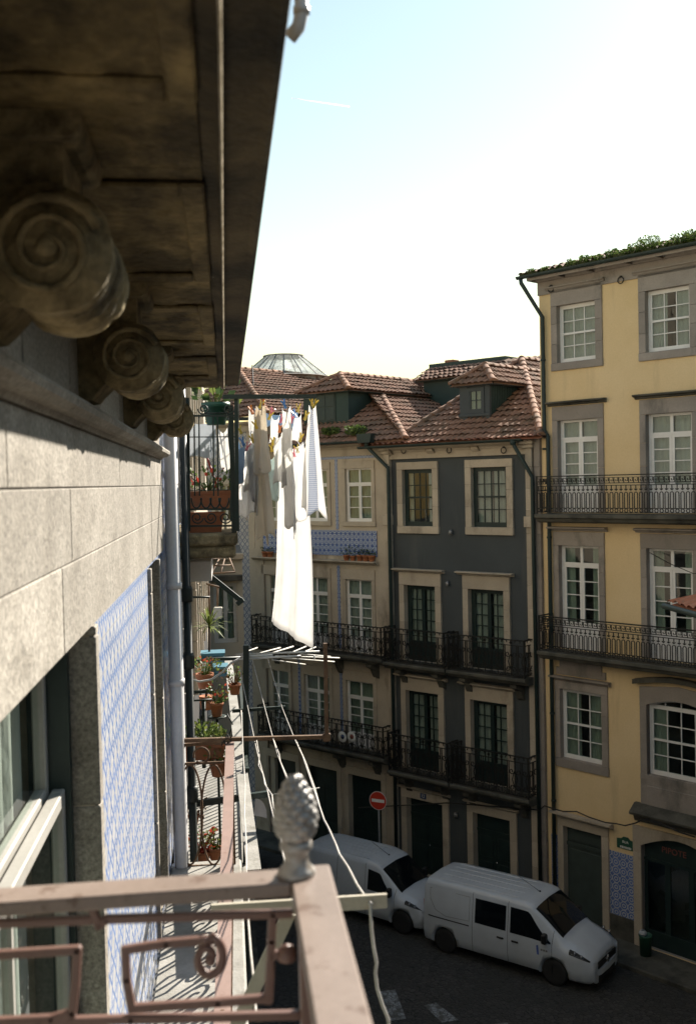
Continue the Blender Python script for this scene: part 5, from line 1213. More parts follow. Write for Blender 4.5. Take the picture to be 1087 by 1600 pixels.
m = MB(); m.tube([(c.x-.02, c.y+.05, c.z-.05), (c.x-.03, c.y+.15, c.z-.12)], .012, 6); m.build('arm', M['iron'], t)

def rod_rack():
    t = thing('drying_rack', 'fold-out drying rack of thin white rods at the top of the green post', 'drying rack')
    L = [((368, 1023, 9.3), (499, 1018, 9.3), .010), ((372, 1030, 9.2), (470, 1025, 9.2), .010), ((430, 1025, 9.4), (530, 1028, 10.2), .006), ((440, 1028, 9.3), (522, 1034, 10.0), .006), ((420, 1022, 9.4), (458, 1010, 11.5), .008), ((400, 1022, 9.4), (438, 1012, 11.5), .007), ((450, 1022, 9.4), (478, 1010, 11.5), .007), ((470, 1021, 9.4), (493, 1011, 11.5), .007), ((425, 1031, 9.2), (477, 1038, 10.5), .005), ((376, 1026, 9.2), (426, 1024, 9.25), .012), ((470, 1022, 9.3), (516, 1026, 9.8), .006), ((380, 1020, 9.4), (402, 1012, 11.5), .007)]
    for a, b, r in L:
        m = MB(); m.tube([W(*a), W(*b)], r, 6); m.build('rod', M['rod_white'], t)
    m = MB(); p = W(491, 1024, 9.3); m.tube([p, p-Vector((0,0,.04))], .008, 5); m.build('hook', M['rod_white'], t)
rod_rack()
def ropes():
    RP = [
     ('white clothesline running from the rack to the near bracket end, rightmost', [(418.7, 1029.5, 9.4), (440.8, 1106, 8.8), (460, 1154, 8.0), (473, 1182, 7.0), (490, 1232, 5.6), (506, 1280, 4.6), (513, 1293, 4.3), (525, 1320, 3.9), (530, 1334, 3.6), (544, 1355, 3.2), (557, 1381, 2.9), (571, 1402, 2.62)]),
     ('thin straight clothesline beside the rightmost one', [(462, 1156, 8.0), (478, 1192, 7.0), (492, 1232, 6.0), (500, 1262, 5.3)]),
     ('clothesline second from the right, straight past the rusty arm', [(394, 1030, 9.3), (410, 1092, 8.8), (426, 1152, 8.0), (434, 1180, 7.2), (455, 1235, 6.0), (466, 1270, 5)]),
     ('slack twisted clothesline beside the second from the right', [(428, 1157, 7.9), (436, 1178, 7.2), (438, 1190, 7.0), (447, 1210, 6.5), (458, 1240, 5.8), (468, 1275, 5)]),
     ('clothesline third from the right, dropping behind the cone finial', [(372, 1031, 9.3), (384, 1090, 8.8), (398, 1158, 8.0), (403, 1180, 7.4), (418, 1236, 6.2), (430, 1290, 5.2)]),
     ('wavy slack clothesline left of the cone finial', [(401, 1157, 7.9), (405, 1180, 7.2), (404, 1196, 7.0), (411, 1210, 6.6), (414, 1226, 6.2), (425, 1242, 5.8), (427, 1262, 5.2), (434, 1280, 4.8), (438, 1305, 4.2), (441, 1330, 3.7), (447, 1355, 3.2), (450, 1385, 2.7)]),
     ('wavy white cord hanging in front of the pinkish rail', [(377, 1110, 7.6), (380, 1180, 6.8), (383, 1225, 6.2), (382, 1273, 5.4), (385, 1320, 4.8), (385, 1360, 4.3), (389, 1414, 3.7), (388, 1440, 3.4), (392, 1492, 3.0), (397, 1540, 2.8), (400, 1590, 2.62)])]
    for lab, pts in RP:
        P = PL(*pts); out = []
        for i in range(len(P)-1):
            for k in range(4): out.append(P[i].lerp(P[i+1], k/4))
        out.append(P[-1]); m = MB(); m.tube(out, .0038, 5); tag(m.build('clothesline', M['rope']), lab, 'clothesline', 'white clotheslines')
    m = MB(); P = PL((578, 1412, 2.6), (579, 1430, 2.6), (580, 1452, 2.6), (583, 1478, 2.6), (588, 1505, 2.6), (586, 1520, 2.6), (589, 1545, 2.6), (597, 1570, 2.6), (606, 1592, 2.6), (610, 1640, 2.6)); m.tube(P, .0042, 6)
    m.lathe([(.001, -.008), (.008, 0), (.001, .008)], tuple(P[0]), 8); tag(m.build('cord', M['rope']), 'loose end of white cord hanging from the hole in the beige bar', 'cord')
ropes()
def near_bracket():
    t = thing('near_clothesline_bar', 'beige painted bar with a hole, sticking out over the street beside the cone finial', 'bracket')
    Y = 2.62; a = W(330, 1424, Y); b = W(604, 1407, Y); m = MB(); m.bar(a, b, .012, .036, (0,0,1)); m.build('bar', M['beige_bar'], t)
    m = MB(); h = W(578, 1411, Y-.008); m.lathe([(.007, -.0), (.007, .0015)], (h.x, h.y-.002, h.z), 10, 'y'); m.build('hole', M['black'], t)
    m = MB(); m.bar(W(452, 1426, Y+.02), W(360, 1625, Y+.02), .012, .034); m.build('brace', M['beige_bar'], t)
near_bracket()

# ---- the balcony with the laundry
def laundry_balcony():
    Y = 8.6; x1 = W(372, 850, Y).x; zt = W(330, 834, Y).z; zb = W(330, 873, Y).z; zm = (zt+zb)/2
    t = thing('laundry_balcony', 'dark iron balcony on a thick granite slab, planters inside and laundry rod on top', 'balcony')
    m = MB(); m.bbox(-.5, x1, Y, 11.8, zm+.002, zt, .02); m.bbox(-.5, x1-.02, Y+.02, 11.8, zb, zm-.002, .02); m.build('slab', M['granite_old'], t)
    ir = M['iron_green']; m = MB()
    for px_ in (303.5, 311, 333, 340, 361): m.bar(W(px_, 648, Y+.03), W(px_+1, 775, Y+.03), .012, .012)
    for c in (307, 322, 336.5, 350):
        m.tube([W(c+8*math.cos(R(a)), 778+16*math.sin(R(a)), Y+.03) for a in range(0, 181, 20)], .007, 5)
    for py_ in (650, 683, 766, 796, 822): m.bar(W(288, py_, Y+.03), W(369, py_-.5, Y+.03), .014, .016 if py_ in (650, 796, 822) else .008)
    for cx_, cy_, r_, s_ in ((352, 809, 10, 1), (330, 809, 10, -1), (308, 809, 10, 1), (318, 639, 9, -1), (358, 639, 9, 1)):
        m.tube([W(cx_+s_*(r_*(1-.75*i/18))*math.cos(R(30*i)), cy_+(r_*(1-.75*i/18))*math.sin(R(30*i)), Y+.03) for i in range(19)], .006, 5)
    m.build('end_panel', ir, t)
    for px_ in (369, 293): m = MB(); m.bar(W(px_, 622, Y+.02), W(px_+2, 830, Y+.02), .032, .032); m.build('post', ir, t)
    o = railing(None, [(0,0), (3.1, 0)], 0, 1.05, 'bars', ir, .009, (.03, .03)); o.parent = t; o.location = (x1-.03, Y+.05, zt); o.rotation_euler = (0,0,R(90)); o.name = 'front_railing'
    for c in list(bpy.data.objects):
        if c.name.startswith('handrail') and c.parent is None: c.parent = o
    for Yr in (Y, 11.5):
        dz = 0; a = W(348, 620, Y); b = W(494, 619.5, Y); m = MB(); m.bar((a.x, Yr, a.z), (b.x, Yr, b.z), .038, .036); m.build('laundry_rod', ir, t)
    m = MB(); m.box(-.46, W(330, 880, 9.6).x, 9.6, 10.6, W(300, 909, 9.6).z, W(300, 878, 9.6).z); m.build('underside_box', M['pipe_white'], t)
    # ring holding the hanging pot
    m = MB(); c = W(338, 647, 8.9); m.tube([(c.x+.125*math.cos(i*.45), c.y+.125*math.sin(i*.45), c.z) for i in range(14)], .007, 5, closed=True); m.build('pot_ring', ir, t)
    return x1, zt
LBX, LBZ = laundry_balcony()
def trough(P, w_, d, h, label, plants, cat='planter', group=None, mat='terracotta', n=70, mats=('leaf',)):
    t = thing('planter', label, cat, P, 0, group); m = MB()
    def ring(k, z): return [(-w_/2*k, -d/2*k, z), (w_/2*k, -d/2*k, z), (w_/2*k, d/2*k, z), (-w_/2*k, d/2*k, z)]
    v = ring(.86, 0)+ring(.97, h*.82)+ring(1.03, h*.83)+ring(1.05, h)+ring(.95, h)+ring(.93, h*.85)
    f = [(3,2,1,0)]+[(4*j+i, 4*j+(i+1) % 4, 4*j+4+(i+1) % 4, 4*j+4+i) for j in range(5) for i in range(4)]+[(20,21,22,23)]
    m.add(v, f, False); m.build('trough', M[mat], t)
    m = MB(); m.box(-w_*.46, w_*.46, -d*.46, d*.46, h*.84, h*.9); m.build('soil', M['soil'], t)
    if plants: weed('plant', Vector((0,0,h*.88)), plants, None, None, mats=mats, n=n, parent=t, leaf=.045, flat=.6)
    return t
c = W(326, 795, 8.95); trough(c, .40, .2, .155, 'wide terracotta trough with flowering plants on the laundry balcony', .42, n=90, mats=('leaf', 'leaf', 'petal'))
c = W(318, 829, 8.95); trough((c.x, c.y+.02, LBZ), .36, .22, .17, 'lower terracotta trough standing on the laundry balcony slab', 0)
m = MB(); m.tube(PL((324, 716, 9.1), (339, 760, 9.1), (342, 768, 9.1)), .011, 8); tag(m.build('red_pole', M['red_paint']), 'slanting red pole behind the laundry balcony bars', 'pole')
c = W(338, 664, 8.9); flower_pot(c, .115, .19, 'green plastic pot hanging in a ring at the top of the laundry balcony', None, plant=.42, mats=('leaf_yellow', 'leaf_dark'), mat='street_green', n=60, leaf=.085, flat=.8)

def garment(name, label, cat, mat, TL, TR, BL, BR, nf=2.5, amp=.03, seed=1, hem=.02, twist=0., mats=None, band=None, nu=34, nv=26, belly=0.):
    rnd = random.Random(seed); p1, p2, p3 = (rnd.uniform(0, 6.28) for _ in range(3))
    a, b, c, d = W(*TL), W(*TR), W(*BL), W(*BR); nn = (b-a+d-c); nn = Vector((-nn.y, nn.x, 0)); nn = nn.normalized() if nn.length > 1e-4 else Vector((0,1,0))
    def fn(u, v):
        top, bot = a.lerp(b, u), c.lerp(d, u); p = top.lerp(bot, v); k = .35+.65*v
        w1 = math.sin(2*math.pi*(nf*u+.12*math.sin(3*v+p2))+p1); w2 = math.sin(2*math.pi*(nf*2.3*u-.35*v)+p2)*.35; w3 = math.sin(7*v+4*u+p3)*.25
        p = p+nn*amp*(w1+w2+w3)*k + (b-a)*(.02*math.sin(6*v+p3)) + Vector((0,0,hem*math.sin(2*math.pi*1.7*u+p3)*v)) + nn*belly*math.sin(math.pi*v)
        p.z -= .05*(u*(1-u)*4)*(1-v)
        return p
    m = MB(); m.grid(fn, nu, nv); m.sm = [True]*len(m.f)
    if band:
        for i, f in enumerate(m.f):
            if band[0] <= (i % nu)/nu < band[1]: m.mi[i] = 1
    o = m.build(name, [M[mat], M[band[2]]] if band else M[mat]); md = o.modifiers.new('thick', 'SOLIDIFY'); md.thickness = .0025
    return tag(o, label, cat, 'laundry hanging on the lines')
garment('long_sheet', 'long white sheet hanging lowest of all, its bottom edge slanting down to the right', 'sheet', 'linen', (433, 700, 10.1), (474, 690, 9.5), (421, 971, 10.1), (491, 1017, 9.4), 2.4, .016, 3, .0, belly=.04)
garment('trousers', 'beige cloth with a long twisted leg, the darkest piece of the laundry', 'trousers', 'beige_cloth', (403, 634, 9.0), (413, 632, 8.95), (402, 847, 9.1), (429, 842, 8.85), 1.3, .028, 5, .05)
garment('shirt', 'beige shirt pegged over the beige trousers, hanging short', 'shirt', 'beige_cloth', (402, 634, 8.92), (413, 630, 8.85), (397, 738, 8.95), (421, 735, 8.75), 1.4, .025, 6, .03)
garment('tablecloth', 'white tablecloth with a blue striped border at the right end of the laundry', 'tablecloth', 'linen', (482, 633, 9.0), (493, 630, 8.7), (469, 798, 9.15), (511, 806, 8.65), 1.2, .013, 8, .03, band=(.34, .66, 'stripe_cloth'))
garment('towel', 'narrow off-white towel in the middle, its pointed corner hanging down', 'towel', 'cotton', (441, 637, 9.1), (455, 634, 8.9), (444, 812, 9.2), (464, 838, 8.9), 1.3, .024, 9, .03)
garment('towel', 'cream towel hanging short left of the pointed one', 'towel', 'cotton', (429, 682, 9.35), (447, 664, 9.1), (429, 752, 9.4), (448, 762, 9.05), 1.5, .022, 10, .02)
garment('sheet', 'white cloth with a fringed hem at the left end of the laundry', 'sheet', 'linen', (376, 700, 9.35), (399, 692, 8.95), (370, 812, 9.45), (402, 804, 8.95), 2.0, .024, 11, .03)
garment('tea_towel', 'cream cloth with a pointed lower corner, left of the beige trousers', 'towel', 'cotton', (386, 692, 9.2), (402, 658, 8.95), (385, 762, 9.25), (400, 788, 8.95), 1.3, .022, 12, .03)
garment('blue_towel', 'pale blue towel hanging beside the balcony post', 'towel', 'blue_cloth', (373, 690, 9.05), (382, 692, 8.95), (369, 768, 9.2), (380, 742, 8.95), 1.2, .016, 13, .02)
garment('mint_cloth', 'pale mint cloth hanging in front of the long white sheet', 'cloth', 'mint_cloth', (419, 716, 9.55), (437, 698, 9.3), (420, 786, 9.65), (437, 778, 9.3), 1.5, .016, 14, .02)
garment('pillowcase', 'white pillowcase between the pointed towel and the striped tablecloth', 'pillowcase', 'linen', (456, 716, 9.35), (479, 690, 9.0), (456, 817, 9.45), (482, 808, 9.05), 1.6, .022, 15, .02)
garment('sock', 'small white sock pegged high on the second line', 'sock', 'linen', (424, 650, 9.45), (438, 646, 9.25), (419, 690, 9.55), (433, 696, 9.35), 1.2, .012, 16, .01, nu=12, nv=10)
garment('cloth', 'small white cloth hanging just left of the striped tablecloth', 'cloth', 'linen', (461, 646, 9.25), (472, 641, 9.0), (456, 690, 9.35), (473, 686, 9.05), 1.3, .012, 17, .01, nu=12, nv=10)
garment('lace_strip', 'thin white strip of cloth hanging at the left line', 'cloth', 'cotton', (389, 640, 9.1), (399, 638, 8.95), (388, 692, 9.15), (400, 688, 8.95), 1.3, .010, 18, .01, nu=12, nv=10)
garment('blue_shirt', 'pale blue shirt spread at the back of the laundry', 'shirt', 'blue_cloth', (402, 640, 10.4), (468, 642, 10.2), (404, 665, 10.4), (466, 668, 10.2), 3, .02, 19, .02)
garment('white_cloth', 'white cloth hanging inside the laundry balcony, behind the bars', 'cloth', 'cotton', (343, 670, 10.3), (355, 668, 10.2), (346, 728, 10.4), (359, 738, 10.2), 1.4, .02, 20, .02)
garment('plastic_sheet', 'translucent plastic sheet hung inside the laundry balcony', 'sheet', 'plastic_sheet', (290, 655, 10.2), (338, 655, 9.9), (293, 712, 10.2), (340, 718, 9.9), 1.5, .02, 21, .01)
def laundry_lines():
    a = W(348, 620, 8.6); b = W(494, 619.5, 8.6)
    for i, (u, lab) in enumerate(((.98, 'laundry line at the tip of the rod'), (.70, 'laundry line second from the rod tip'), (.42, 'laundry line third from the rod tip'), (.17, 'laundry line nearest the balcony post'))):
        p = a.lerp(b, u); m = MB(); m.tube([(p.x, 8.6+2.9*k/12, p.z-.02-.34*(1-(2*k/12-1)**2)) for k in range(13)], .0045, 5); tag(m.build('laundry_line', M['rope']), lab, 'clothesline', 'laundry lines under the rod')
laundry_lines()
def pegs():
    cols = {'yellow': (.72, .52, .06), 'blue': (.07, .22, .50), 'pink': (.72, .16, .22), 'orange': (.75, .24, .05)}
    for k, c in cols.items(): M['peg_'+k] = plain('peg_'+k, c, .4)
    def mk(k):
        m = MB()
        for s in (-1, 1): m.prism([(s*.003, -.035), (s*.010, -.030), (s*.007, .0), (s*.020, .036), (s*.013, .038), (s*.001, .004)], 'y', -.006, .006)
        m.tube([(.009*math.cos(i), .0, .004+.005*math.sin(i)) for i in range(7)], .0015, 4); return m.mesh('clothes_peg', M['peg_'+k])
    L = [('yellow', 487, 628, 8.7, 'at the rod tip on the striped tablecloth'), ('yellow', 492, 631, 8.68, 'last on the right, on the striped tablecloth corner'), ('yellow', 466, 638, 8.9, 'on the small cloth beside the tablecloth'), ('yellow', 478, 650, 8.8, 'on the left edge of the striped tablecloth'), ('yellow', 470, 684, 9.0, 'under the small cloth beside the tablecloth'), ('yellow', 464, 702, 9.1, 'on the white pillowcase top'), ('yellow', 424, 700, 9.3, 'on the mint cloth top'), ('yellow', 418, 712, 9.4, 'lowest of all, left of the mint cloth'), ('yellow', 426, 690, 9.3, 'under the white sock'), ('yellow', 375, 672, 8.9, 'on the line by the balcony post'), ('yellow', 399, 664, 8.9, 'left of the beige shirt collar'), ('yellow', 394, 686, 9.0, 'on the pointed cream cloth'), ('orange', 411, 627, 8.8, 'on the beige shirt shoulder, the top one'), ('orange', 393, 641, 8.9, 'on the thin white strip'), ('orange', 437, 670, 9.2, 'on the cream towel corner'), ('pink', 387, 698, 9.1, 'on the fringed white cloth'), ('pink', 424, 644, 9.3, 'on the white sock, left corner'), ('pink', 440, 655, 9.1, 'left of the pointed towel'), ('pink', 456, 655, 9.0, 'right of the pointed towel'), ('pink', 459, 708, 9.2, 'on the pillowcase left corner'), ('blue', 444, 632, 8.9, 'at the top of the pointed towel'), ('blue', 402, 645, 9.0, 'left of the beige shirt'), ('blue', 398, 667, 9.1, 'below the thin white strip'), ('blue', 379, 690, 8.95, 'on the pale blue towel'), ('blue', 438, 658, 9.15, 'on the cream towel'), ('blue', 460, 647, 9.0, 'on the small cloth left corner'), ('yellow', 408, 632, 8.8, 'on the beige trousers waist'), ('yellow', 422, 650, 9.3, 'on the white sock, lower edge')]
    for k, px_, py_, Y, wh in L:
        o = bpy.data.objects.new('clothes_peg', cached(('peg', k), lambda: mk(k))); COL.objects.link(o); o.location = W(px_, py_, Y); o.rotation_euler = (random.uniform(-.4,.4), random.uniform(-.6,.6), random.uniform(-.8,.8)); o.scale = (1.15,)*3
        tag(o, k+' clothes peg '+wh, 'clothes peg', 'clothes pegs on the laundry lines')
pegs()

# ---- pots, plants, boxes on the lower balconies
c = W(339, 1119, 9.6); flower_pot(c, .062, .13, 'terracotta pot with a red flowering plant, raised on a wire stand', None, plant=.22, mats=('leaf', 'leaf', 'leaf_red', 'petal'), n=80, leaf=.032, flat=1.0)
m = MB(); m.lathe([(.085, -.012), (.09, 0), (.07, -.004)], tuple(c), 14); m.tube([(c.x, c.y, c.z-.01), (c.x, c.y, E_-3.42)], .012, 6); m.tube([(c.x-.12, c.y, E_-3.415), (c.x+.12, c.y, E_-3.415)], .01, 5); tag(m.build('plant_stand', M['iron_green']), 'thin iron stand under the raised red flowering pot', 'plant stand')
c = W(316, 1160, 9.2); trough((c.x, c.y, c.z-.14), .34, .18, .14, 'planter of bright green leaves behind the rusty bracket', .34, n=160, mats=('leaf', 'leaf_yellow'))
for px_, py_, r_, lab, mats, pl in ((342, 1212, .085, 'red clay pot with pale green leaves beside the pinkish rail', ('leaf_yellow', 'leaf'), .2), (340, 1183, .075, 'small red pot above the red clay pot, by the pinkish rail', ('leaf', 'leaf_yellow'), .18), (317, 1350, .07, 'low pot of bright red flowers on the balcony floor', ('petal', 'petal', 'leaf'), .26), (336, 1342, .06, 'little pot of yellow and green leaves on the balcony floor', ('leaf_yellow',), .2), (367, 1085, .06, 'pot of reddish leaves hanging outside by the white plank', ('leaf_red', 'leaf'), .24), (303, 1288, .05, 'small pot with a trailing red stem by the wall', ('leaf_red',), .2)):
    flower_pot(W(px_, py_, 9.0 if py_ > 1100 else 10), r_, r_*1.7, lab, None, plant=pl, mats=mats, n=70, leaf=.036, mat='terracotta')
c = W(320, 1075, 10.6); flower_pot(c, .09, .15, 'pot of red and green plants under the blue crates', None, plant=.34, mats=('leaf', 'leaf_red', 'leaf', 'leaf_yellow', 'petal'), n=110, leaf=.036, flat=.6)
def yucca():
    t = thing('yucca', 'spiky potted yucca with a thin bare stem beyond the green balcony', 'plant'); c = W(327, 978, 12.0); b = W(322, 1090, 12.0)
    m = MB(); m.tube([b, b.lerp(c, .5)+Vector((.02,0,0)), c], [.014, .012, .014], 6); m.build('stem', M['soil'], t); rnd = random.Random(4); m = MB()
    for i in range(60):
        az = rnd.uniform(0, 6.28); el = rnd.uniform(-.5, 1.4); L = rnd.uniform(.18, .32); d = Vector((math.cos(az)*math.cos(el), math.sin(az)*math.cos(el), math.sin(el))); s = d.cross(Vector((0,0,1))).normalized()*.010
        q = c+d*L*.6; e = c+d*L+Vector((0,0,-.05)); m.add([c-s*.6, c+s*.6, q+s, q-s], [(0,1,2,3)]); m.add([q-s, q+s, e], [(0,1,2)])
    m.build('leaves', M['leaf_yellow'], t)
    m = MB(); m.lathe([(.06,0), (.085,.16), (.075,.16), (.001,.14)], (b.x, b.y, b.z-.14), 12); m.build('pot', M['terracotta'], t)
yucca()
def crate(px_, py_, Y, w_, h, label):
    t = thing('plastic_crate', label, 'crate', W(px_, py_, Y), 0, 'blue crates'); m = MB(); k = .008
    m.box(-w_/2, w_/2, -.12, .12, 0, .01)
    for i in range(3):
        z = h*i/3+.01; m.box(-w_/2, w_/2, -.12, -.12+k, z, z+h*.24); m.box(-w_/2, w_/2, .12-k, .12, z, z+h*.24); m.box(-w_/2, -w_/2+k, -.12, .12, z, z+h*.24); m.box(w_/2-k, w_/2, -.12, .12, z, z+h*.24)
    m.build('walls', M['blue_crate'], t); m = MB(); m.box(-w_/2-.01, w_/2+.01, -.13, .13, h, h+.02); m.build('lid', M['blue_crate'], t)
crate(333, 1032, 12.0, .26, .085, 'upper blue plastic crate under the yucca'); crate(345, 1054, 11.6, .15, .09, 'lower blue plastic crate, partly behind the flowering plant')
t = thing('clothes_airer', 'rusty pinkish clothes frame sticking out of a farther balcony', 'drying rack')
for pts in ([(331, 896, 16), (367, 894, 16)], [(331, 874, 16), (355, 870, 18)], [(367, 894, 16), (357, 868, 18)], [(331, 896, 16), (345, 868, 18)], [(333, 884, 16.5), (361, 883, 16.8)], [(345, 895, 16), (352, 870, 18)], [(322, 912, 15), (345, 918, 15)], [(326, 912, 15), (328, 960, 15)], [(340, 916, 15), (340, 950, 15)]):
    m = MB(); m.tube(PL(*pts), .014, 5); m.build('bar', M['rust'], t)
t = thing('awning_arm', 'thick dark green folding arm slanting out over the street', 'awning arm'); m = MB(); m.bar(W(325, 897, 11), W(376, 938, 11), .05, .05); m.build('arm', M['iron_green'], t); m = MB(); m.bar(W(370, 944, 11), W(380, 936, 11), .07, .05); m.build('joint', M['iron_green'], t)
m = MB(); c = W(341, 966, 13); m.bbox(c.x-.055, c.x+.055, c.y-.05, c.y+.05, c.z, c.z+.14, .01); tag(m.build('pale_box', M['beige_bar']), 'small pale box hanging beside the yucca leaves', 'box')

# ================================================================== the near balcony railing with its cone finial
def near_railing():
    t = thing('balcony_railing', 'near brown painted iron railing with fretwork and broad flat top rail', 'railing')
    Yr = 1.60; a = W(-40, 1399, Yr); z = W(450, 1368, Yr).z; xr = .118
    m = MB(); m.bbox(-.60, xr-.033, Yr-.032, Yr+.032, z-.022, z, .003); o = m.build('side_rail', M['rail_paint'], t)
    m = MB(); m.bbox(xr-.033, xr+.033, -.6, Yr+.036, z-.022, z+.001, .003); m.build('front_rail', M['rail_paint'], t)
    m = MB(); m.bbox(xr-.022, xr+.022, Yr-.03, Yr+.014, z-1.0, z-.022, .003); m.build('corner_post', M['rail_brown'], t)
    # fretwork of square bar in the side panel
    Yf = Yr-.004; F_ = [[(-40, 1444), (140, 1437)], [(168, 1436), (426, 1428), (424, 1470), (419, 1562)], [(-40, 1494), (121, 1484), (118, 1540), (113, 1582), (80, 1592), (-40, 1598)],
        [(412, 1560), (340, 1566), (206, 1575), (198, 1530), (196, 1484), (260, 1474), (318, 1469)], [(60, 1597), (205, 1592), (520, 1584)], [(143, 1416), (155, 1445), (166, 1437)], [(425, 1492), (452, 1490)], [(426, 1428), (452, 1427)]]
    for pts in F_:
        m = MB(); P = PL(*[(x, y, Yf) for x, y in pts])
        for i in range(len(P)-1): m.bar(P[i]-(P[i+1]-P[i]).normalized()*.006, P[i+1]+(P[i+1]-P[i]).normalized()*.006, .0135, .0135, (0,1,0))
        o = m.build('fret_bar', M['rail_brown'], t); md = o.modifiers.new('round', 'BEVEL'); md.width = .003; md.segments = 2
    m = MB(); cp = [(312, 1469.5), (322, 1468), (331, 1469)]
    for i in range(30): k = i/29; aa = R(-75+470*k); rr = 29*(1-k)**.85+6; cp.append((325+rr*math.cos(aa)*.75, 1497+rr*math.sin(aa)))
    m.tube(PL(*[(x, y, Yf) for x, y in cp]), [.0075]*3+[.0075-.001*i/29 for i in range(30)], 8); e_ = W(cp[-1][0], cp[-1][1], Yf); m.lathe([(.001,-.010), (.008,-.006), (.009, 0), (.008,.006), (.001,.010)], tuple(e_), 12); m.build('scroll', M['rail_brown'], t)
    m = MB(); m.lathe([(.001,-.016), (.014,-.01), (.016, 0), (.012,.01), (.001,.016)], tuple(W(448, 1490, Yf)), 10); m.build('rivet', M['rail_brown'], t)
    m = MB(); m.bar((xr, .1, z-.10), (xr, Yr-.05, z-.10), .014, .014); m.bar((xr, .1, z-.9), (xr, Yr-.05, z-.9), .014, .014); m.build('front_fret', M['rail_brown'], t)
    m = MB(); m.box(-.5, .2, -1.6, 1.66, z-1.16, z-1.0); m.build('slab', M['granite'], t)
    # finial
    f = thing('cone_finial', 'silvery painted pine cone finial on the corner of the near railing', 'finial', (xr-.022, Yr-.0, z))
    m = MB(); m.lathe([(.001, -.0), (.030, 0), (.0305, .006), (.027, .011), (.022, .016), (.019, .026), (.019, .036), (.0225, .040), (.026, .044), (.026, .052), (.0225, .056), (.018, .059), (.017, .064), (.001, .066)], n=28); m.build('collar', M['silver'], f)
    m = MB(); NR, NC = 9, 8; zc0, H = .060, .100
    def prof(v): return .0335*math.sin(math.pi*min(1, .16+.84*v)**.80)**.75 if v < 1 else 0
    m.lathe([(max(.001, prof(v)*.93), zc0+H*v) for v in [i/16 for i in range(17)]], n=24)
    for r_ in range(NR):
        v = (r_+.6)/(NR+.4); n_ = NC
        for k in range(n_):
            t_ = 2*math.pi*(k+.5*(r_ % 2))/n_; pr = prof(v); cc = Vector((pr*.93*math.cos(t_), pr*.93*math.sin(t_), zc0+H*v)); out = Vector((math.cos(t_), math.sin(t_), .25)); tn = Vector((-math.sin(t_), math.cos(t_), 0)); ww = math.pi*pr/n_*1.02; hh = H/NR*.85
            up = Vector((-.35*math.cos(t_)*(v-.45)*2, -.35*math.sin(t_)*(v-.45)*2, 1)).normalized()
            N8 = 8; vs = [cc+tn*ww*math.cos(2*math.pi*i/N8)+up*hh*math.sin(2*math.pi*i/N8) for i in range(N8)]; v2 = [cc+out*.0045+tn*ww*.5*math.cos(2*math.pi*i/N8)+up*hh*.5*math.sin(2*math.pi*i/N8) for i in range(N8)]
            m.add(vs+v2+[cc+out*.0062], [(i, (i+1) % N8, N8+(i+1) % N8, N8+i) for i in range(N8)]+[(N8+i, N8+(i+1) % N8, 2*N8) for i in range(N8)], True)
    m.build('cone', M['silver'], f)
near_railing()

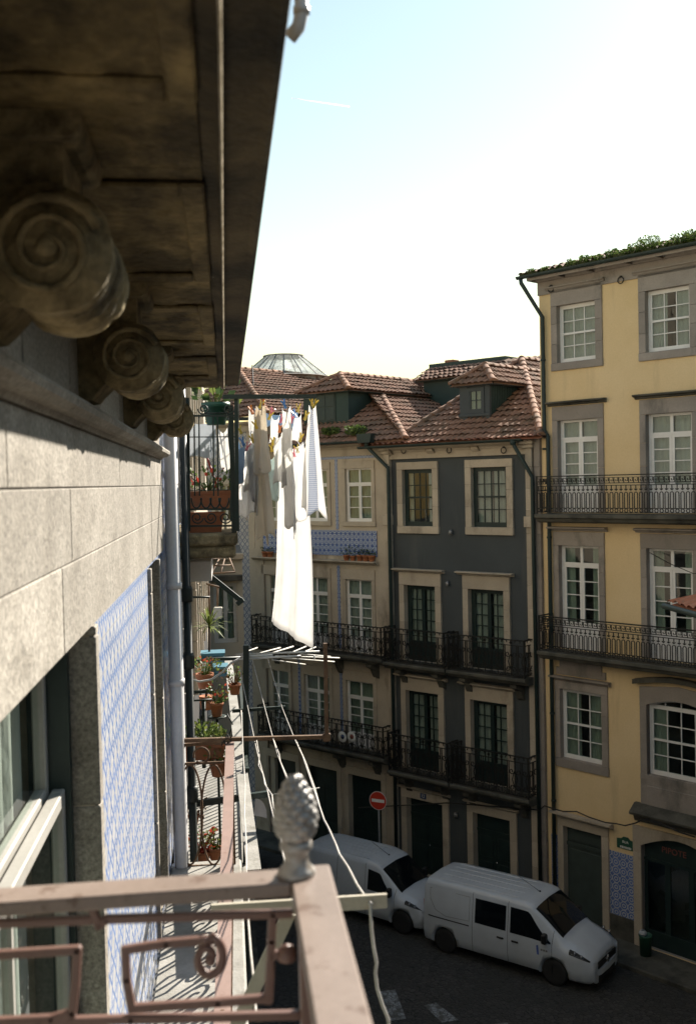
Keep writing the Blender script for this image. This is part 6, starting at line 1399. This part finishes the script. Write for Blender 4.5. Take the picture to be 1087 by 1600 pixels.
# ================================================================== vans
def lerp_tab(tab, x):
    for i in range(len(tab)-1):
        if x <= tab[i+1][0]:
            t = (x-tab[i][0])/(tab[i+1][0]-tab[i][0]); t = max(0, t); return [p+(q-p)*t for p, q in zip(tab[i], tab[i+1])]
    return list(tab[-1])
def van(name, label, P, yaw, tab, wb, xf, kind):
    """tab rows: x, roof z, belt half-width, roof half-width, belt z"""
    L = tab[-1][0]; root = thing(name, label, 'van', P, yaw, 'white vans parked along the kerb')
    def sec(x):
        _, zr, wb_, wr, zb = lerp_tab(tab, x); zb = min(zb, zr-.10)
        return [(wb_-.10, .22), (wb_-.03, .30), (wb_, .52), (wb_, .80), (wb_-.012, zb), (wr+.03, zr-.14 if zr-.14 > zb+.02 else zb+.02), (wr-.03, zr-.035), (wr-.16, zr), (0, zr+.035)]
    def S(x, k, off=0.):
        s = sec(x); i = min(int(k), len(s)-2); f = k-i; a, b = s[i], s[i+1]; y, z = a[0]+(b[0]-a[0])*f, a[1]+(b[1]-a[1])*f
        if off:
            dy, dz = b[0]-a[0], b[1]-a[1]; l = math.hypot(dy, dz) or 1; y += off*dz/l; z += off*(-dy)/l
        return y, z
    xs = sorted(set([r[0] for r in tab]+[L*i/46 for i in range(47)])); m = MB(); n = 9; v = []
    for x in xs:
        s = sec(x); v += [(x, -y, z) for y, z in s]+[(x, y, z) for y, z in s[::-1][1:]]
    w_ = 2*n-1; f = []
    for i in range(len(xs)-1):
        for j in range(w_-1): f.append((i*w_+j, i*w_+j+1, (i+1)*w_+j+1, (i+1)*w_+j))
        f.append((i*w_+w_-1, i*w_, (i+1)*w_, (i+1)*w_+w_-1))
    m.add(v, f, True); m.add(v, [tuple(range(w_))[::-1], tuple((len(xs)-1)*w_+j for j in range(w_))], False)
    body = m.build('body', M['van_paint'], root, fix=True)
    rw = .345
    cut = MB()
    for xw in (xf-wb, xf):
        for s in (-1, 1): cut.lathe([(rw+.065, -.30), (rw+.065, .30)], (xw, s*1.0, .33), 28, 'y')
    co = cut.build('cutter', M['black'], None, fix=True); bpy.context.view_layer.update()
    co.parent = root
    bm_ = body.modifiers.new('arches', 'BOOLEAN'); bm_.object = co; bm_.operation = 'DIFFERENCE'; bm_.solver = 'EXACT'
    bpy.context.view_layer.update(); dg = bpy.context.evaluated_depsgraph_get(); me = bpy.data.meshes.new_from_object(body.evaluated_get(dg)); body.modifiers.clear(); body.data = me; bpy.data.objects.remove(co)
    def patch(pname, mat, pts_or_rng, side=0, off=.006, nu=8, nv=6, parent=root):
        """a panel laid on the body between x0..x1 and section positions k0(x)..k1(x)"""
        x0, x1, k0, k1 = pts_or_rng
        for s in ((-1, 1) if side == 0 else (side,)):
            m = MB()
            def fn(u, v):
                x = x0+(x1-x0)*u; a = k0(u) if callable(k0) else k0; b = k1(u) if callable(k1) else k1; y, z = S(x, a+(b-a)*v, off); return (x+(off if pname in ('windscreen',) else 0), s*y, z)
            m.grid(fn, nu, nv); m.build(pname, M[mat], parent)
    gd = 'glass_dark'
    if kind == 'a':
        patch('side_window', gd, (1.68, 2.62, 4.06, 4.92)); patch('door_window', gd, (2.75, 3.92, 4.05, lambda u: 4.93 if u < .45 else 4.93-.75*(u-.45)/.55), nu=16)
        patch('sliding_rail', 'black', (.18, 1.5, 3.60, 3.72)); ws = (3.43, 4.19)
        doors = (1.60, 2.68, 3.96); handles = (2.46, 2.90)
    else:
        patch('door_window', gd, (2.55, 3.42, 4.05, lambda u: 4.9 if u < .5 else 4.9-.7*(u-.5)/.5), nu=16); ws = (3.0, 3.66); doors = (1.4, 2.45, 3.5); handles = (2.3, 2.7)
    m = MB(); x0, x1 = ws
    def wsf(u, v):
        x = x0+(x1-x0)*u; s = sec(x); y = s[6][0]-.005; yy = -y+2*y*v; a = abs(yy); z = s[8][1] if a < .01 else None
        pts = s[6:][::-1]
        for i in range(len(pts)-1):
            if pts[i][0] <= a <= pts[i+1][0]: tt = (a-pts[i][0])/(pts[i+1][0]-pts[i][0]); z = pts[i][1]+(pts[i+1][1]-pts[i][1])*tt
        return (x+.006, yy, (z or s[6][1])+.008)
    m.grid(wsf, 10, 14); m.build('windscreen', M[gd], root)
    for s_ in (-1, 1):
        m = MB(); m.grid(lambda u, v: (xf-wb+rw+.08+(wb-2*rw-.16)*u, s_*S(1.5, .05+.95*v, .012)[0], S(1.5, .05+.95*v, .012)[1]), 2, 2); m.build('side_skirt', M['rubber'], root)
    # gaps of the doors, handles, mirrors
    for xd in doors:
        for s in (-1, 1): m = MB(); m.tube([(xd, s*S(xd, k, .001)[0], S(xd, k, .001)[1]) for k in (1.0, 1.5, 2, 2.5, 3, 3.5, 4, 4.5, 5, 5.6)], .006, 4); m.build('door_gap', M['black'], root)
    for xh in handles:
        for s in (-1, 1): m = MB(); y, z = S(xh, 3.35, .012); m.bbox(xh-.10, xh+.10, s*y-.015, s*y+.015, z-.022, z+.022, .008); m.build('door_handle', M['black'], root)
    if kind == 'a':
        for s in (-1, 1):
            m = MB(); P_ = [(.22, 4.9), (1.50, 4.9), (1.50, 4.05), (.75, 4.0), (.42, 4.15), (.24, 4.5)]; m.tube([(x_, s*S(x_, k_, .001)[0], S(x_, k_, .001)[1]) for x_, k_ in P_], .007, 4, closed=True); m.build('panel_groove', M['sign_grey'], root)
    xm = doors[2]-.16 if kind == 'a' else doors[2]-.1
    for s in (-1, 1):
        m = MB(); y, z = S(xm, 4.1); m.bbox(xm-.07, xm+.07, s*(y+.03), s*(y+.20), z, z+.26, .03); m.build('mirror', M['black'], root)
    # front: headlights, grille, bumper, badge
    xa = L-.62
    for s in (-1, 1):
        m = MB(); m.grid(lambda u, v: (lambda x, q: (x, s*q[0], q[1]))(xa+.52*u, S(xa+.52*u, 3.62+1.1*v*(1-.35*u), .010)), 8, 5); o = m.build('headlight', M['black'], root)
        m = MB()
        for uu in (.3, .62): x = xa+.52*uu; y, z = S(x, 4.0, .012); m.lathe([(.001, .03), (.05, .02), (.062, 0)], (x, s*y, z), 12, 'x')
        m.grid(lambda u, v: (lambda x, q: (x, s*q[0], q[1]))(xa+.05+.42*u, S(xa+.05+.42*u, 3.72+.16*v, .014)), 6, 2)
        m.build('lamp', M['lamp_clear'], o)
    e = tab[-1]; y_ = e[2]; m = MB()
    m.bbox(L-.03, L+.03, -y_*.78, y_*.78, .56, e[1]-.06, .02); m.build('grille', M['black'], root)
    m = MB(); m.prism([(L-.35, -y_-.14), (L-.05, -y_-.05), (L+.05, -y_*.6), (L+.07, 0), (L+.05, y_*.6), (L-.05, y_+.05), (L-.35, y_+.14)], 'z', .40, .555); m.build('bumper', M['van_paint'], root)
    m = MB(); m.prism([(L-.35, -y_-.10), (L-.05, -y_-.02), (L+.02, -y_*.6), (L+.03, y_*.6), (L-.05, y_+.02), (L-.35, y_+.10)], 'z', .22, .40); m.build('lower_bumper', M['rubber'], root)
    if kind == 'a':
        zb = e[1]-.16; m = MB(); d1 = [(0, .115), (.07, 0), (0, -.115), (-.07, 0)]; d2 = [(0, .06), (.035, 0), (0, -.06), (-.035, 0)]
        v = [(L+.055, p[0], zb+p[1]) for p in d1+d2]+[(L+.028, p[0], zb+p[1]) for p in d1+d2]
        m.add(v, [(i, (i+1) % 4, 4+(i+1) % 4, 4+i) for i in range(4)]+[(8+i, 8+(i+1) % 4, (i+1) % 4, i) for i in range(4)]+[(4+i, 4+(i+1) % 4, 12+(i+1) % 4, 12+i) for i in range(4)], False); m.build('badge', M['chrome'], root)
        m = MB()     # small printed emblem and lines on the front door
        for s in (-1,):
            y, z = S(3.6, 3.2, .004); m.add([(3.54, s*y, z-.13), (3.60, s*y, z-.13), (3.58, s*y, z+.13), (3.52, s*y, z+.10)], [(0,1,2,3)])
        m.build('door_emblem', M['emblem_blue'], root)
        m = MB(); y, z = S(3.7, 3.3, .004)
        for k in range(3): m.box(3.65+.07*k, 3.70+.07*k, -y-.002, -y, z-.03, z+.02)
        m.build('door_print', M['sign_grey'], root)
    for xw in (xf-wb, xf):
        for s in (-1, 1):
            c = (xw, s*(sec(xw)[2][0]-.13), rw-.01); m = MB(); m.lathe([(.20, -.10), (rw-.04, -.105), (rw-.005, -.08), (rw, 0), (rw-.005, .08), (rw-.04, .105), (.20, .10)], c, 26, 'y'); o = m.build('wheel', M['rubber'], root)
            m = MB(); m.lathe([(.001, .03*s), (.05, .045*s), (.09, .04*s), (.17, .06*s), (.205, .095*s), (.215, .10*s), (.20, .02*s)], c, 20, 'y')
            for k in range(6):
                a = k*math.pi/3; m.lathe([(.016, .045*s), (.016, .062*s)], (c[0]+.13*math.cos(a), c[1], c[2]+.13*math.sin(a)), 6, 'y')
            m.build('hub_cap', M['steel_rim'], o)
    m = MB(); xk = ws[0]-.25; z = sec(xk)[8][1]; m.tube([(xk, .0, z), (xk-.62, .0, z+.28)], .007, 5); m.lathe([(.03, 0), (.02, .03)], (xk, 0, z), 8); m.build('aerial', M['black'], root)
    for k in range(7 if kind == 'b' else 5):
        yy = -.6+1.2*k/(6 if kind == 'b' else 4); m = MB(); x0, x1 = .35, ws[0]-.55; s_ = sec(1.5)
        z = s_[8][1]+(s_[7][1]-s_[8][1])*abs(yy)/s_[7][0]
        m.bbox(x0, x1, yy-.022, yy+.022, z-.02, z+.012, .008); m.build('roof_rib', M['van_paint'], root)
    m = MB(); m.box(.02, L-.3, -.62, .62, .2, .26); m.build('underbody', M['black'], root)
    for s in (-1, 1):
        m = MB(); m.bbox(-.025, .03, s*(sec(0)[3][0]-.12)-.07, s*(sec(0)[3][0]-.12)+.07, .8, 1.35, .01); m.build('tail_light', M['sign_red'], root)
    m = MB(); m.bbox(-.06, .05, -sec(0)[2][0]+.04, sec(0)[2][0]-.04, .36, .56, .02); m.build('rear_bumper', M['rubber'], root)
    return root
TA = [(0, 1.80, .90, .78, 1.06), (.06, 1.93, .93, .80, 1.06), (.4, 1.955, .965, .83, 1.06), (2.9, 1.955, .97, .83, 1.06), (3.15, 1.945, .97, .82, 1.06), (3.35, 1.91, .97, .80, 1.06), (3.72, 1.64, .97, .79, 1.06), (4.14, 1.30, .965, .80, 1.05), (4.30, 1.19, .96, .80, 1.04), (4.55, 1.11, .945, .78, .99), (4.80, 1.00, .91, .73, .90), (4.95, .91, .84, .66, .82), (5.05, .80, .72, .55, .72)]
TBv = [(0, 1.72, .82, .68, 1.04), (.08, 1.86, .86, .72, 1.04), (.5, 1.90, .90, .76, 1.04), (2.5, 1.88, .90, .76, 1.04), (2.92, 1.80, .90, .73, 1.04), (3.3, 1.48, .90, .73, 1.04), (3.62, 1.20, .89, .74, 1.02), (3.75, 1.12, .88, .73, 1.0), (4.15, 1.0, .84, .68, .90), (4.38, .86, .76, .60, .77), (4.48, .74, .64, .48, .66)]
f1 = G(868, 1538, 0); r1 = G(697, 1487, 0); dv = (f1-r1).normalized(); ang = math.atan2(dv.y, dv.x); nv_ = Vector((-dv.y, dv.x, 0)); wbs = 3.30; mid1 = (f1+r1)/2
o1 = mid1-dv*(4.00-wbs/2)+nv_*.84
van('white_van', 'white panel van in front with dark side windows and a diamond badge on its grille', o1, ang, TA, wbs, 4.00, 'a')
f2 = G(629, 1458, 0); o2 = f2-dv*3.72+nv_*.78
van('white_van', 'white ribbed-roof delivery van parked behind the panel van, half hidden by the railing', o2, ang, TBv, 2.75, 3.72, 'b')

# ================================================================== sign, bin, cables, contrail
def no_entry():
    p = G(590.5, 1251, 2.45); r = sight(590.5, 1251); P = O + r*((31.5)/r.y); P = P
    t = thing('no_entry_sign', 'round red no entry sign with white bar on a grey post', 'road sign', (P.x, P.y, 0), R(-33)); z = P.z
    m = MB(); m.lathe([(.001, .012), (.285, .012), (.30, .006), (.30, -.006), (.285, -.008), (.001, -.008)], (0, 0, z), 40, 'y'); m.build('sign_back', M['sign_grey'], t)
    m = MB(); m.lathe([(.292, -.009), (.292, -.012), (.001, -.0121)], (0, 0, z), 40, 'y', smooth=False); m.build('rim', M['sign_white'], t)
    m = MB(); m.lathe([(.278, -.0125), (.278, -.014), (.001, -.0141)], (0, 0, z), 40, 'y', smooth=False); m.build('red_disc', M['sign_red'], t)
    m = MB(); m.box(-.215, .215, -.0165, -.0145, z-.05, z+.05); m.build('white_bar', M['sign_white'], t)
    m = MB(); m.tube([(0, .035, 0), (0, .035, z+.25)], .03, 10); m.build('post', M['sign_grey'], t)
no_entry()
def litter_bin():
    p = G(1008, 1492, .11); t = thing('green_bin', 'small green bin with a pale bag tucked in, against the yellow house plinth', 'bin', p, FY.rz)
    m = MB(); m.lathe([(.001, 0), (.15, 0), (.17, .5), (.185, .52), (.185, .56), (.16, .56), (.14, .1), (.001, .08)], n=18); m.build('bucket', M['street_green'], t)
    m = MB(); m.grid(lambda u, v: ((.05+.06*math.sin(3*v))*math.cos(6.28*u)-.08, (.05+.06*math.sin(3*v))*math.sin(6.28*u), .5+.16*v), 10, 6); m.build('bag', M['plastic_sheet'], t)
litter_bin()
def street_cable():
    P = [FD.world(FD.px(560, 1262, -.2)[0], -.2, FD.px(560, 1262, -.2)[1]), FD.world(FD.px(700, 1254, -.2)[0], -.25, FD.px(700, 1254, -.2)[1]), FD.world(FD.px(826, 1264, -.2)[0], -.2, FD.px(826, 1264, -.2)[1])]
    for px_, py_ in ((842, 1266), (850, 1259), (862, 1263), (880, 1268), (900, 1268), (920, 1277), (945, 1285), (962, 1287), (976, 1290), (992, 1286), (1004, 1280), (1030, 1286), (1060, 1300), (1085, 1308)):
        x, z = FY.px(px_, py_, -.34); P.append(FY.world(x, -.34, z))
    m = MB(); m.tube(P, .020, 6); tag(m.build('street_cable', M['black']), 'black cable sagging along the house fronts above the street door', 'cable')
street_cable()
m = MB(); a, b = sight(455, 153).normalized(), sight(546, 166.5).normalized(); a, b = O+a*5200, O+b*5200
m.tube([a, a.lerp(b, .5), b], [1.0, 2.2, 3.0], 8); tag(m.build('contrail', M['contrail']), 'thin white aircraft trail high in the pale sky', 'contrail')
